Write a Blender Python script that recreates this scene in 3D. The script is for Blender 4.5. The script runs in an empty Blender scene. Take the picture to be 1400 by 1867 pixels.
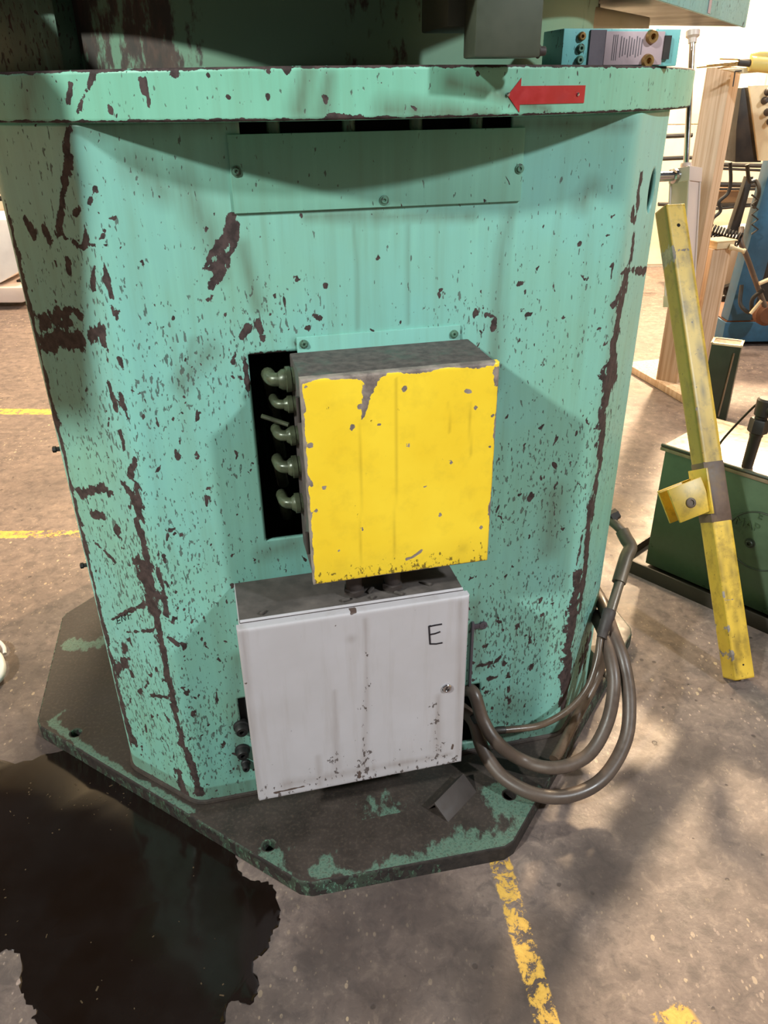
import bpy, bmesh, math, random
import numpy as np
from mathutils import Vector, Matrix
random.seed(7)
S = bpy.context.scene
COL = S.collection
PI = math.pi

# ------------------------------------------------------------------ camera
W, H, F = 1400.0, 1867.0, 1402.0
PITCH, ROLL, CAMH = math.radians(28.6), math.radians(0.8), 1.5
fw = Vector((0, math.cos(PITCH), -math.sin(PITCH)))
upv = Vector((0, math.sin(PITCH), math.cos(PITCH)))
rtv = Vector((1, 0, 0))
R_ = rtv * math.cos(ROLL) - upv * math.sin(ROLL)
U_ = rtv * math.sin(ROLL) + upv * math.cos(ROLL)
EYE = Vector((0, 0, CAMH))
cd = bpy.data.cameras.new('camera')
cd.sensor_fit = 'VERTICAL'
cd.sensor_height = 36.0
cd.lens = F / H * 36.0
cd.clip_start = 0.02
cam = bpy.data.objects.new('camera', cd)
COL.objects.link(cam)
M = Matrix((R_, U_, -fw)).transposed().to_4x4()
M.translation = EYE
cam.matrix_world = M
S.camera = cam

# ------------------------------------------------------------------ world, lamps, exposure
S.view_settings.view_transform = 'Standard'
S.view_settings.look = 'None'
S.view_settings.gamma = 1
S.view_settings.use_curve_mapping = False
S.view_settings.exposure = 0.0
wd = bpy.data.worlds.new('World')
S.world = wd
wd.use_nodes = True
wd.node_tree.nodes['Background'].inputs[0].default_value = (0.96, 0.93, 0.88, 1)
wd.node_tree.nodes['Background'].inputs[1].default_value = 0.085


def lamp(name, loc, target, power, color, size):
    ld = bpy.data.lights.new(name, 'AREA')
    ld.shape = 'DISK'
    ld.size = size
    ld.energy = power
    ld.color = color
    o = bpy.data.objects.new(name, ld)
    COL.objects.link(o)
    o.location = loc
    o.rotation_euler = (Vector(target) - Vector(loc)).to_track_quat('-Z', 'Y').to_euler()
    return o


# local frame of the machine: u along its front, v into the depth
YAW = math.radians(13.088)
UD = Vector((math.cos(YAW), math.sin(YAW), 0))
VD = Vector((-math.sin(YAW), math.cos(YAW), 0))
ORG = Vector((0.0, 1.36, 0.0))


def G(u, v, z=0.0):
    return ORG + UD * u + VD * v + Vector((0, 0, z))


lamp('ceiling_lamp_left', G(-4.6, -3.0, 4.75), G(0, 0, .8), 450, (0.93, 1.0, 0.95), 0.35)
lamp('ceiling_lamp_right', G(3.2, -3.6, 4.4), G(0, 0, .8), 260, (0.90, 0.97, 1.0), 0.35)
lamp('ceiling_lamp_rear', (3.0, 7.0, 4.1), (0.6, 1.9, 0), 1050, (1.0, 0.74, 0.46), 0.4)
lamp('ceiling_lamp_far', (-0.7, 6.5, 4.6), (-2.4, 4.4, 0), 560, (1.0, 0.80, 0.54), 1.2)
lamp('ceiling_lamp_far', (3.0, 4.6, 4.6), (3.0, 7.3, 1.4), 260, (1.0, 0.86, 0.66), 1.2)


# ------------------------------------------------------------------ measuring helpers (points on real planes)
def ray(x, y):
    return fw * F + R_ * (x - W / 2) - U_ * (y - H / 2)


def oz(x, y, z=0.0):
    d = ray(x, y)
    return EYE + d * ((z - CAMH) / d.z)


def oy(x, y, Y):
    d = ray(x, y)
    return EYE + d * (Y / d.y)


def ov(x, y, v):
    d = ray(x, y)
    p0 = G(0, v)
    return EYE + d * ((p0 - EYE).dot(VD) / d.dot(VD))


def od(x, y, D):
    return EYE + ray(x, y) * (D / F)


def loc(p):
    q = Vector(p) - ORG
    return Vector((q.dot(UD), q.dot(VD), q.z))


def proj(p):
    q = Vector(p) - EYE
    d = q.dot(fw)
    return W / 2 + F * q.dot(R_) / d, H / 2 - F * q.dot(U_) / d


def hgt(p, ypx):
    lo, hi = 0.0, 3.0
    for _ in range(40):
        m = (lo + hi) / 2
        if proj((p[0], p[1], m))[1] > ypx:
            lo = m
        else:
            hi = m
    return lo


# ------------------------------------------------------------------ materials
def lin(r, g, b):
    f = lambda c: (c / 255 / 12.92) if c / 255 <= 0.04045 else ((c / 255 + 0.055) / 1.055) ** 2.4
    return (f(r), f(g), f(b), 1)


class NT:
    def __init__(s, name):
        s.m = bpy.data.materials.new(name)
        s.m.use_nodes = True
        s.t = s.m.node_tree
        s.b = s.t.nodes['Principled BSDF']
        s.tc = s.t.nodes.new('ShaderNodeTexCoord')

    def n(s, typ, **kw):
        nd = s.t.nodes.new(typ)
        for k, v in kw.items():
            setattr(nd, k, v)
        return nd

    def put(s, sock, val):
        if hasattr(val, 'is_output') or isinstance(val, bpy.types.NodeSocket):
            s.t.links.new(val, sock)
        else:
            sock.default_value = val

    def pos(s, scale=(1, 1, 1), rot=(0, 0, 0), off=(0, 0, 0)):
        mp = s.n('ShaderNodeMapping')
        s.put(mp.inputs[0], s.tc.outputs['Object'])
        mp.inputs['Location'].default_value = off
        mp.inputs['Rotation'].default_value = rot
        mp.inputs['Scale'].default_value = scale
        return mp.outputs[0]

    def noise(s, scale, detail=3, rough=.5, vec=None, dist=0):
        nd = s.n('ShaderNodeTexNoise')
        s.put(nd.inputs['Vector'], vec if vec is not None else s.tc.outputs['Object'])
        nd.inputs['Scale'].default_value = scale
        nd.inputs['Detail'].default_value = detail
        nd.inputs['Roughness'].default_value = rough
        nd.inputs['Distortion'].default_value = dist
        return nd.outputs[0]

    def voro(s, scale, vec=None, feat='F1'):
        nd = s.n('ShaderNodeTexVoronoi', feature=feat)
        s.put(nd.inputs['Vector'], vec if vec is not None else s.tc.outputs['Object'])
        nd.inputs['Scale'].default_value = scale
        return nd

    def math(s, op, a, b=0.0, c=None):
        nd = s.n('ShaderNodeMath', operation=op)
        s.put(nd.inputs[0], a)
        s.put(nd.inputs[1], b)
        if c is not None:
            s.put(nd.inputs[2], c)
        return nd.outputs[0]

    def ramp(s, v, lo, hi, a=0.0, b=1.0):
        nd = s.n('ShaderNodeMapRange')
        s.put(nd.inputs[0], v)
        for i, q in enumerate((lo, hi, a, b)):
            s.put(nd.inputs[1 + i], q)
        return nd.outputs[0]

    def mix(s, f, a, b):
        nd = s.n('ShaderNodeMix', data_type='RGBA')
        s.put(nd.inputs[0], f)
        s.put(nd.inputs[6], a)
        s.put(nd.inputs[7], b)
        return nd.outputs[2]

    def attr(s, name='wear'):
        at = s.n('ShaderNodeAttribute', attribute_name=name)
        sp = s.n('ShaderNodeSeparateColor')
        s.put(sp.inputs[0], at.outputs['Color'])
        return sp.outputs

    def blob(s, c, r, soft=.5):
        sb = s.n('ShaderNodeVectorMath', operation='DISTANCE')
        s.put(sb.inputs[0], s.tc.outputs['Object'])
        sb.inputs[1].default_value = c
        return s.ramp(sb.outputs['Value'], r, r * soft)

    def out(s, color, rough=.5, metal=0.0, bump=None, bstr=.3, bdist=.002, **kw):
        s.put(s.b.inputs['Base Color'], color)
        s.put(s.b.inputs['Roughness'], rough)
        s.put(s.b.inputs['Metallic'], metal)
        for k, v in kw.items():
            s.put(s.b.inputs[k], v)
        if bump is not None:
            bn = s.n('ShaderNodeBump')
            bn.inputs['Strength'].default_value = bstr
            bn.inputs['Distance'].default_value = bdist
            s.put(bn.inputs['Height'], bump)
            s.put(s.b.inputs['Normal'], bn.outputs[0])
        return s.m


def simple(name, c, rough=.5, metal=0.0, var=.25, scale=25, dirt=(40, 34, 28), dirtamt=.3, bump=.15):
    t = NT(name)
    n1 = t.noise(scale, 5, .6)
    n2 = t.noise(scale * .25, 4, .6)
    base = lin(*c)
    dk = tuple(x * (1 - var) for x in base[:3]) + (1,)
    col = t.mix(t.ramp(n1, .35, .65), dk, base)
    col = t.mix(t.math('MULTIPLY', t.ramp(n2, .48, .7), dirtamt), col, lin(*dirt))
    return t.out(col, t.ramp(n1, .3, .7, max(0.05, rough - .1), min(1, rough + .1)), metal, n1, bump)


def paint(name, c1, c2, chip, speck=.0, rough=.42, slant=.5, use=True, edge=.0):
    """old machine enamel: colour drift, drips, small chips and worn patches from the 'wear' attribute"""
    t = NT(name)
    a = t.attr()
    big = t.noise(3.0, 4, .55)
    streak = t.noise(1.0, 4, .6, t.pos((45, 45, 2.2)))
    col = t.mix(t.ramp(big, .35, .65), lin(*c1), lin(*c2))
    col = t.mix(t.math('MULTIPLY', t.ramp(streak, .5, .75), .22), col, lin(104, 112, 74))
    col = t.mix(t.math('MULTIPLY', t.ramp(streak, .46, .3), .16), col, lin(150, 220, 196))
    # stains (attribute blue)
    st = t.math('MULTIPLY', a[2], t.ramp(t.noise(1.0, 4, .6, t.pos((60, 60, 5))), .25, .6, .5, 1.0))
    col = t.mix(t.math('MINIMUM', st, .85), col, lin(84, 82, 60))
    fine = t.noise(70, 4, .65)
    # medium chips
    vec = t.pos((1, 1, .62), (0, slant, 0))
    dens = t.math('ADD', a[1], speck)
    c_a = t.noise(48, 2.5, .55, vec, .4)
    m1 = t.ramp(t.math('ADD', c_a, t.math('MULTIPLY', dens, .085)), .742, .752)
    # tiny scratchy specks, stretched
    vec2 = t.pos((1.5, 1.5, .55), (0, slant, 0), (3, 1, 2))
    c_b = t.noise(130, 2, .5, vec2, .2)
    m2 = t.ramp(t.math('ADD', c_b, t.math('MULTIPLY', dens, .13)), .715, .76)
    m2 = t.math('MULTIPLY', m2, .75)
    # worn patches
    rag = t.noise(55, 5, .62, t.pos((1, 1, .6), (0, slant, 0), (1, 5, 2)), .3)
    m3 = t.ramp(t.math('ADD', a[0], t.math('MULTIPLY', t.math('SUBTRACT', rag, .5), 2.1)), .49, .53)
    m3 = t.math('MULTIPLY', m3, t.ramp(a[0], .05, .2))
    mask = t.math('MAXIMUM', t.math('MAXIMUM', m1, m2), m3)
    chipc = t.mix(t.ramp(fine, .4, .62), lin(*chip), lin(chip[0] * .62, chip[1] * .58, chip[2] * .58))
    col = t.mix(mask, col, chipc)
    r = t.ramp(mask, 0, 1, rough, .8)
    h = t.math('SUBTRACT', t.math('MULTIPLY', big, .3), mask)
    return t.out(col, r, 0.0, h, .5, .0012)


CHIP = (72, 56, 54)
TEAL1, TEAL2 = (128, 187, 177), (128, 180, 160)
m_teal = paint('teal_enamel', TEAL1, TEAL2, CHIP, 0.0)
m_teal_rim = paint('teal_enamel_rim', (128, 190, 166), (118, 182, 156), CHIP, .30, slant=.2)
m_teal_dirty = paint('teal_enamel_dirty', (84, 124, 104), (70, 96, 80), CHIP, .9, .5)


def grimy(name):
    t = NT(name)
    n = t.noise(9, 6, .68)
    n2 = t.noise(34, 5, .65, t.pos((1, .45, 1), (0, 0, .6)))
    n3 = t.noise(120, 3, .6)
    a = t.attr()
    f = t.math('ADD', t.math('MULTIPLY', n2, .55), t.math('MULTIPLY', n, .45))
    f = t.math('ADD', f, t.math('MULTIPLY', a[0], .26))
    m = t.math('MULTIPLY', t.ramp(f, .645, .70), t.ramp(n3, .36, .5, .25, 1.0))
    dk = t.mix(t.ramp(n, .35, .65), lin(43, 37, 34), lin(60, 50, 45))
    dk = t.mix(t.math('MULTIPLY', t.ramp(n3, .5, .7), .35), dk, lin(90, 78, 68))
    col = t.mix(m, dk, t.mix(t.ramp(n3, .4, .6), lin(104, 132, 114), lin(70, 92, 80)))
    return t.out(col, t.ramp(n, .35, .65, .42, .7), 0.0, f, .4, .002)


m_base = grimy('oily_base_plate')
m_base_edge = paint('base_plate_edge_enamel', (86, 116, 94), (62, 84, 68), (46, 38, 34), 2.6, .35)

m_dark_inside = simple('dark_interior', (22, 20, 18), .9, 0, .3)
m_black = simple('black_rubber', (26, 25, 26), .55, 0, .3, 40, (70, 62, 54), .25)
m_black_metal = simple('black_metal', (38, 35, 33), .5, .1, .3, 20, (90, 74, 58), .3)
m_hose = simple('dusty_hose', (98, 82, 72), .42, 0, .35, 22, (48, 40, 36), .55)
m_hose2 = simple('oily_hose', (98, 80, 66), .32, 0, .4, 30, (40, 34, 30), .7)
m_pipe = simple('weathered_pipe', (112, 100, 86), .4, .3, .3, 24, (66, 50, 36), .6)
m_iron = simple('dirty_iron', (66, 57, 54), .6, .1, .3, 40, (44, 36, 34), .5)
m_chrome = simple('chrome', (200, 200, 205), .12, 1.0, .1, 8, (90, 90, 90), .1, .02)
m_brass = simple('brass', (190, 150, 92), .35, .8, .25, 60)
m_gland = simple('painted_gland', (92, 100, 76), .35, .2, .45, 70, (40, 38, 30), .9)
m_red = simple('red_arrow_film', (178, 30, 36), .4, 0, .12, 60, (110, 20, 24), .4, .05)
m_ink = simple('marker_ink', (28, 26, 34), .5, 0, .1)
m_label = simple('grey_label', (184, 162, 166), .5, 0, .12, 50, (110, 98, 100), .4, .05)
m_labelink = simple('label_print', (104, 98, 104), .6, 0, .2)
m_greymetal = simple('grey_purple_metal', (96, 88, 96), .5, .2, .2, 40)
m_whitepaint = simple('white_machine_paint', (206, 188, 180), .45, 0, .06, 12, (168, 146, 128), .3, .05)
m_cream = simple('cream_paint', (226, 205, 168), .5, 0, .15, 18, (126, 100, 66), .35)
m_blue = simple('blue_enamel', (44, 92, 124), .45, 0, .3, 18, (30, 44, 52), .5)
m_brown = simple('brown_carton', (124, 92, 62), .8, 0, .2, 14)
m_rust = simple('rust_steel', (110, 66, 40), .7, 0, .4, 20)
m_green = simple('green_tank_enamel', (80, 98, 76), .34, 0, .35, 8, (30, 34, 26), .6, .1)
m_green_dk = simple('dark_green_enamel', (52, 60, 48), .4, 0, .3, 14, (30, 30, 26), .6)
m_steel_lit = simple('oily_bare_steel', (146, 124, 104), .38, .2, .3, 40, (90, 66, 50), .45, .4)
m_tray = simple('dirty_tray_steel', (66, 58, 52), .5, .1, .3, 18, (30, 26, 24), .6)
m_yplastic = simple('pale_yellow_plastic', (226, 196, 110), .5, 0, .1, 20)
m_white_scrap = simple('white_plastic', (232, 226, 222), .5, 0, .05, 20, (160, 150, 150), .3)


def m_yellow(name, dirt, ya=(250, 214, 54), yb_=(240, 200, 42), grime_shade=(150, 120, 30)):
    t = NT(name)
    a = t.attr()
    n = t.noise(6, 4, .6)
    n2 = t.noise(26, 5, .65)
    n3 = t.noise(95, 4, .65, t.pos((1.2, 1.2, .7), (0, .5, 0)))
    col = t.mix(t.ramp(n, .3, .7), lin(*ya), lin(*yb_))
    col = t.mix(t.math('MULTIPLY', t.ramp(n2, .5, .72), dirt), col, lin(120, 96, 38))
    col = t.mix(t.math('MULTIPLY', a[2], .85), col, lin(*grime_shade))  # grime streaks, plus the side shade painted on the post
    m0 = t.ramp(t.math('ADD', n3, t.math('MULTIPLY', a[1], .22)), .74, .77)
    col = t.mix(t.math('MULTIPLY', m0, .8), col, lin(70, 56, 30))
    rag = t.noise(60, 5, .62, None, .3)
    m3 = t.ramp(t.math('ADD', a[0], t.math('MULTIPLY', t.math('SUBTRACT', rag, .5), 1.1)), .49, .53)
    m3 = t.math('MULTIPLY', m3, t.ramp(a[0], .05, .2))
    col = t.mix(m3, col, t.mix(t.ramp(n2, .4, .6), lin(150, 136, 126), lin(104, 92, 88)))
    return t.out(col, t.ramp(m3, 0, 1, .38, .6), 0, t.math('SUBTRACT', n, m3), .3, .001)


m_ydoor = m_yellow('yellow_door_enamel', .12)
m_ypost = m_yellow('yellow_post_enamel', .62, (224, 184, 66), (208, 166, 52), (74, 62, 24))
m_worn_brown = simple('worn_brown_primer', (104, 80, 66), .5, 0, .3, 30, (150, 124, 50), .35)


def mk_white():
    t = NT('white_cabinet_enamel')
    a = t.attr()
    n = t.noise(5, 4, .6)
    sm = t.noise(1, 4, .6, t.pos((40, 40, 4)))
    n3 = t.noise(85, 4, .6, t.pos((1.2, 1.2, .7), (0, .5, 0)))
    col = t.mix(t.ramp(n, .3, .7), lin(184, 179, 184), lin(174, 168, 171))
    col = t.mix(t.math('MULTIPLY', t.ramp(sm, .52, .75), .22), col, lin(140, 124, 112))
    col = t.mix(t.math('MULTIPLY', a[2], t.ramp(sm, .3, .6, .4, .9)), col, lin(118, 100, 88))
    m = t.ramp(t.math('ADD', n3, t.math('MULTIPLY', a[1], .2)), .76, .79)
    col = t.mix(t.math('MULTIPLY', m, .85), col, lin(66, 52, 48))
    m3 = t.ramp(t.math('ADD', a[0], t.math('MULTIPLY', t.math('SUBTRACT', t.noise(60, 5, .6), .5), 1.2)), .49, .55)
    m3 = t.math('MULTIPLY', m3, t.ramp(a[0], .05, .2))
    col = t.mix(m3, col, lin(86, 70, 64))
    return t.out(col, .42, 0, n3, .06)


m_white = mk_white()
m_dusty = simple('greasy_dust_top', (84, 76, 72), .8, 0, .35, 30, (120, 110, 104), .45, .5)


def mk_top(name):
    t = NT(name)
    n = t.noise(8, 5, .65)
    f = t.noise(60, 4, .6)
    a = t.attr()
    col = t.mix(t.ramp(f, .35, .65), lin(66, 58, 56), lin(92, 82, 78))
    col = t.mix(t.math('MULTIPLY', t.ramp(n, .55, .68), .6), col, lin(72, 94, 82))
    return t.out(col, .75, 0, f, .4)


m_ytop = mk_top('greasy_box_top')


def mk_wood():
    t = NT('pale_timber')
    g = t.noise(1, 5, .6, t.pos((70, 70, 1.6)))
    k = t.noise(3, 3, .5)
    col = t.mix(t.ramp(g, .35, .62), lin(176, 144, 114), lin(206, 180, 156))
    col = t.mix(t.math('MULTIPLY', t.ramp(k, .5, .7), .25), col, lin(150, 112, 74))
    return t.out(col, .65, 0, g, .3)


m_wood = mk_wood()


def mk_floor():
    t = NT('workshop_concrete')
    P = t.tc.outputs['Object']
    big = t.noise(1.3, 5, .6)
    med = t.noise(7, 5, .65, None, .4)
    fin = t.noise(60, 4, .65)
    col = t.mix(t.ramp(big, .35, .65), lin(104, 90, 86), lin(124, 107, 99))
    col = t.mix(t.math('MULTIPLY', t.ramp(med, .46, .62), .7), col, lin(104, 90, 84))
    col = t.mix(t.math('MULTIPLY', t.ramp(fin, .5, .75), .3), col, lin(84, 72, 68))
    col = t.mix(t.math('MULTIPLY', t.ramp(fin, .45, .25), .3), col, lin(172, 152, 138))
    # aggregate showing through
    v = t.voro(62, t.pos((1, .62, 1), (0, 0, .9)))
    sp = t.n('ShaderNodeSeparateColor')
    t.put(sp.inputs[0], v.outputs['Color'])
    size = t.ramp(sp.outputs[0], .62, 1, 0.0, .33)
    fle = t.ramp(t.math('SUBTRACT', size, v.outputs['Distance']), 0.0, .03)
    area = t.ramp(t.noise(2.1, 3, .5, t.pos(off=(2.3, .6, 0))), .42, .6)
    warm = t.mix(sp.outputs[1], lin(196, 172, 138), lin(170, 148, 138))
    col = t.mix(t.math('MULTIPLY', t.math('MULTIPLY', fle, area), .9), col, warm)
    vb = t.voro(130, t.pos((1, .6, 1), (0, 0, .8), (4, 2, 0)))
    spb = t.n('ShaderNodeSeparateColor')
    t.put(spb.inputs[0], vb.outputs['Color'])
    flb = t.ramp(t.math('SUBTRACT', t.ramp(spb.outputs[0], .72, 1, 0.0, .36), vb.outputs['Distance']), 0.0, .04)
    col = t.mix(t.math('MULTIPLY', t.math('MULTIPLY', flb, t.ramp(area, 0, 1, .25, 1)), .8), col, warm)
    mm = t.noise(22, 5, .7, None, .5)
    col = t.mix(t.math('MULTIPLY', t.ramp(mm, .50, .62), .6), col, lin(78, 68, 66))
    col = t.mix(t.math('MULTIPLY', t.ramp(mm, .44, .34), .35), col, lin(162, 142, 128))
    # dark pits
    v3 = t.voro(30)
    sp3 = t.n('ShaderNodeSeparateColor')
    t.put(sp3.inputs[0], v3.outputs['Color'])
    sz3 = t.ramp(sp3.outputs[0], .78, 1, 0.0, .22)
    pit = t.ramp(t.math('SUBTRACT', sz3, t.math('ADD', v3.outputs['Distance'], t.math('MULTIPLY', t.math('SUBTRACT', fin, .5), .25))), -.02, .05)
    col = t.mix(t.math('MULTIPLY', pit, .75), col, lin(56, 46, 44))
    # oily stains with shapes of their own
    rag = t.math('MULTIPLY', t.math('SUBTRACT', t.noise(5, 5, .62), .5), .5)
    for (px, py, r, s, k) in FLOOR_STAINS:
        c = oz(px, py, 0)
        sb = t.n('ShaderNodeVectorMath', operation='DISTANCE')
        t.put(sb.inputs[0], P)
        sb.inputs[1].default_value = c
        m = t.ramp(t.math('ADD', sb.outputs['Value'], t.math('MULTIPLY', rag, r * 1.6)), r, r * s)
        col = t.mix(t.math('MULTIPLY', m, k), col, lin(58, 48, 46))
    # worn yellow lane lines
    xyz = t.n('ShaderNodeSeparateXYZ')
    t.put(xyz.inputs[0], P)
    wn = t.noise(30, 6, .75, None, .3)
    wn2 = t.noise(3, 3, .5)
    for (a, b, w, thr) in FLOOR_LINES:
        A, B = oz(*a), oz(*b)
        d = (B - A).normalized()
        nx, ny = -d.y, d.x
        dist = t.math('ABSOLUTE', t.math('ADD', t.math('ADD', t.math('MULTIPLY', xyz.outputs[0], nx), t.math('MULTIPLY', xyz.outputs[1], ny)), -(A.x * nx + A.y * ny)))
        al = t.math('ADD', t.math('ADD', t.math('MULTIPLY', xyz.outputs[0], d.x), t.math('MULTIPLY', xyz.outputs[1], d.y)), -(A.x * d.x + A.y * d.y))
        edge = t.math('ADD', dist, t.math('MULTIPLY', t.math('SUBTRACT', fin, .5), w * .7))
        m = t.ramp(edge, w, w * .86)
        m = t.math('MULTIPLY', m, t.ramp(al, 0.0, .01))
        m = t.math('MULTIPLY', m, t.ramp(al, (B - A).length, (B - A).length - .01))
        m = t.math('MULTIPLY', m, t.ramp(t.math('ADD', wn, t.math('MULTIPLY', wn2, .35)), thr, thr + .04))
        col = t.mix(t.math('MULTIPLY', m, .9), col, t.mix(t.ramp(wn, .4, .7), lin(190, 146, 56), lin(228, 182, 84)))
    h = t.math('SUBTRACT', t.math('MULTIPLY', fin, .6), pit)
    return t.out(col, t.ramp(med, .35, .65, .42, .62), 0, h, .35, .003)


FLOOR_STAINS = [
    (1000, 1720, .10, .4, .6), (940, 1835, .14, .4, .6), (1090, 1610, .10, .4, .65), (1160, 1500, .09, .4, .6), (1250, 1370, .12, .4, .45), (600, 1720, .09, .4, .55), (760, 1640, .12, .4, .6), (860, 1760, .10, .4, .5), (560, 1830, .1, .4, .4), (700, 1770, .13, .4, .45),  # x, y, radius m, softness, strength
    (1010, 1830, .16, .1, .45), (1100, 1560, .13, .1, .5), (1200, 1440, .12, .1, .45), (640, 1660, .16, .2, .5), (820, 1700, .14, .1, .45),
    (40, 1230, .16, .3, .55), (90, 1400, .2, .3, .8), (250, 1500, .24, .5, .9), (420, 1840, .12, .2, .6),
    (1150, 830, .3, .1, .45), (1170, 730, .28, .1, .6), (150, 1300, .12, .2, .5), (700, 1850, .12, .1, .35), (30, 1330, .14, .2, .5),
    (1180, 905, .16, .3, .5), (80, 880, .24, .1, .25), (60, 1100, .3, .1, .25)]
FLOOR_LINES = [((908, 1560), (1002, 1880), .025, .62), ((-300, 748), (260, 752), .045, .60), ((-300, 978), (260, 972), .030, .64),
               ((1200, 1880), (1270, 1850), .03, .6)]
m_floor = mk_floor()


def mk_wall():
    t = NT('cream_panel_wall')
    n = t.noise(2, 4, .6)
    f = t.noise(30, 4, .6)
    col = t.mix(t.ramp(n, .35, .7), lin(236, 224, 200), lin(226, 208, 178))
    col = t.mix(t.math('MULTIPLY', t.ramp(f, .55, .75), .15), col, lin(150, 130, 104))
    return t.out(col, .7, 0, f, .1)


m_wall = mk_wall()


def mk_oil():
    t = NT('black_oil')
    n = t.noise(4, 4, .6)
    f = t.noise(120, 3, .6)
    col = t.mix(t.ramp(n, .4, .65), lin(22, 14, 10), lin(28, 22, 20))
    return t.out(col, .12, 0, f, .015, .001, **{'Specular IOR Level': .28})


m_oil = mk_oil()


# ------------------------------------------------------------------ mesh helpers
def tag(o, label=None, cat=None, group=None, kind=None):
    if label: o['label'] = label
    if cat: o['category'] = cat
    if group: o['group'] = group
    if kind: o['kind'] = kind
    return o


def empty(name, p, label, cat, group=None):
    o = bpy.data.objects.new(name, None)
    COL.objects.link(o)
    o.location = p
    o.empty_display_size = .05
    return tag(o, label, cat, group)


def world_of(o):
    m = Matrix.Translation(o.location) @ o.rotation_euler.to_matrix().to_4x4()
    if o.parent:
        return world_of(o.parent) @ o.matrix_parent_inverse @ m
    return m


def link(name, me, mats, parent=None, label=None, smooth=None):
    o = bpy.data.objects.new(name, me)
    COL.objects.link(o)
    for m in (mats if isinstance(mats, (list, tuple)) else [mats]):
        me.materials.append(m)
    if parent is not None:
        o.parent = parent
        o.matrix_parent_inverse = world_of(parent).inverted()
    if label: o['label'] = label
    if smooth:
        for p in me.polygons: p.use_smooth = True
        try:
            me.set_sharp_from_angle(angle=math.radians(smooth))
        except Exception:
            pass
    return o


class MB:
    """collects shapes in world coordinates and links them as one mesh"""

    def __init__(s):
        s.bm = bmesh.new()
        s.sm = False

    def box(s, c, size, rot=None, bev=0.0, seg=2, mi=0):
        tmp = bmesh.new()
        bmesh.ops.create_cube(tmp, size=1.0)
        for v in tmp.verts: v.co = Vector((v.co.x * size[0], v.co.y * size[1], v.co.z * size[2]))
        if bev:
            bmesh.ops.bevel(tmp, geom=list(tmp.edges), offset=bev, segments=seg, profile=.6, affect='EDGES')
        mt = Matrix.Translation(Vector(c)) @ (rot.to_4x4() if rot else Matrix())
        bmesh.ops.transform(tmp, matrix=mt, verts=tmp.verts)
        s._merge(tmp, mi)
        return s

    def _merge(s, tmp, mi=0):
        for f in tmp.faces: f.material_index = mi
        me = bpy.data.meshes.new('tmp')
        tmp.to_mesh(me)
        tmp.free()
        s.bm.from_mesh(me)
        bpy.data.meshes.remove(me)

    def tube(s, pts, r, seg=14, cap=True, mi=0):
        tmp = bmesh.new()
        pts = [Vector(p) for p in pts]
        n = len(pts)
        rs = r if isinstance(r, (list, tuple)) else [r] * n
        t0 = (pts[1] - pts[0]).normalized()
        ref = Vector((0, 0, 1)) if abs(t0.z) < .9 else Vector((1, 0, 0))
        nx = t0.cross(ref).normalized()
        rings = []
        for i, p in enumerate(pts):
            t = (pts[min(i + 1, n - 1)] - pts[max(i - 1, 0)]).normalized()
            nx = (nx - t * nx.dot(t)).normalized()
            ny = t.cross(nx)
            rings.append([tmp.verts.new(p + (nx * math.cos(a) + ny * math.sin(a)) * rs[i]) for a in [2 * PI * k / seg for k in range(seg)]])
        for i in range(n - 1):
            for k in range(seg):
                tmp.faces.new((rings[i][k], rings[i][(k + 1) % seg], rings[i + 1][(k + 1) % seg], rings[i + 1][k]))
        if cap:
            tmp.faces.new(rings[0][::-1])
            tmp.faces.new(rings[-1])
        bmesh.ops.recalc_face_normals(tmp, faces=tmp.faces)
        s._merge(tmp, mi)
        return s

    def cyl(s, a, b, r, r2=None, seg=20, mi=0):
        return s.tube([a, b], [r, r if r2 is None else r2], seg, True, mi)

    def lathe(s, a, axis, prof, seg=24, mi=0):
        """prof: list of (distance along axis, radius)"""
        axis = Vector(axis).normalized()
        pts = [Vector(a) + axis * d for d, _ in prof]
        tmp = bmesh.new()
        ref = Vector((0, 0, 1)) if abs(axis.z) < .9 else Vector((1, 0, 0))
        nx = axis.cross(ref).normalized()
        ny = axis.cross(nx)
        rings = []
        for p, (d, r) in zip(pts, prof):
            rings.append([tmp.verts.new(p + (nx * math.cos(t) + ny * math.sin(t)) * max(r, 1e-4)) for t in [2 * PI * k / seg for k in range(seg)]])
        for i in range(len(rings) - 1):
            for k in range(seg):
                tmp.faces.new((rings[i][k], rings[i][(k + 1) % seg], rings[i + 1][(k + 1) % seg], rings[i + 1][k]))
        tmp.faces.new(rings[0][::-1])
        tmp.faces.new(rings[-1])
        bmesh.ops.recalc_face_normals(tmp, faces=tmp.faces)
        s._merge(tmp, mi)
        return s

    def prism(s, pts, ext, bev=0.0, mi=0, smi=None):
        """polygon (world points) extruded by vector ext"""
        tmp = bmesh.new()
        ext = Vector(ext)
        a = [tmp.verts.new(Vector(p)) for p in pts]
        b = [tmp.verts.new(Vector(p) + ext) for p in pts]
        n = len(a)
        tmp.faces.new(a)
        tmp.faces.new(b[::-1])
        for i in range(n):
            tmp.faces.new((a[i], b[i], b[(i + 1) % n], a[(i + 1) % n]))
        bmesh.ops.recalc_face_normals(tmp, faces=tmp.faces)
        if bev:
            bmesh.ops.bevel(tmp, geom=list(tmp.edges), offset=bev, segments=2, profile=.6, affect='EDGES')
        s._merge(tmp, mi)
        return s

    def done(s, name, mats, parent=None, label=None, smooth=35):
        me = bpy.data.meshes.new(name)
        s.bm.to_mesh(me)
        s.bm.free()
        # put the origin at the part's own base
        return link(name, me, mats, parent, label, smooth)


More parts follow.
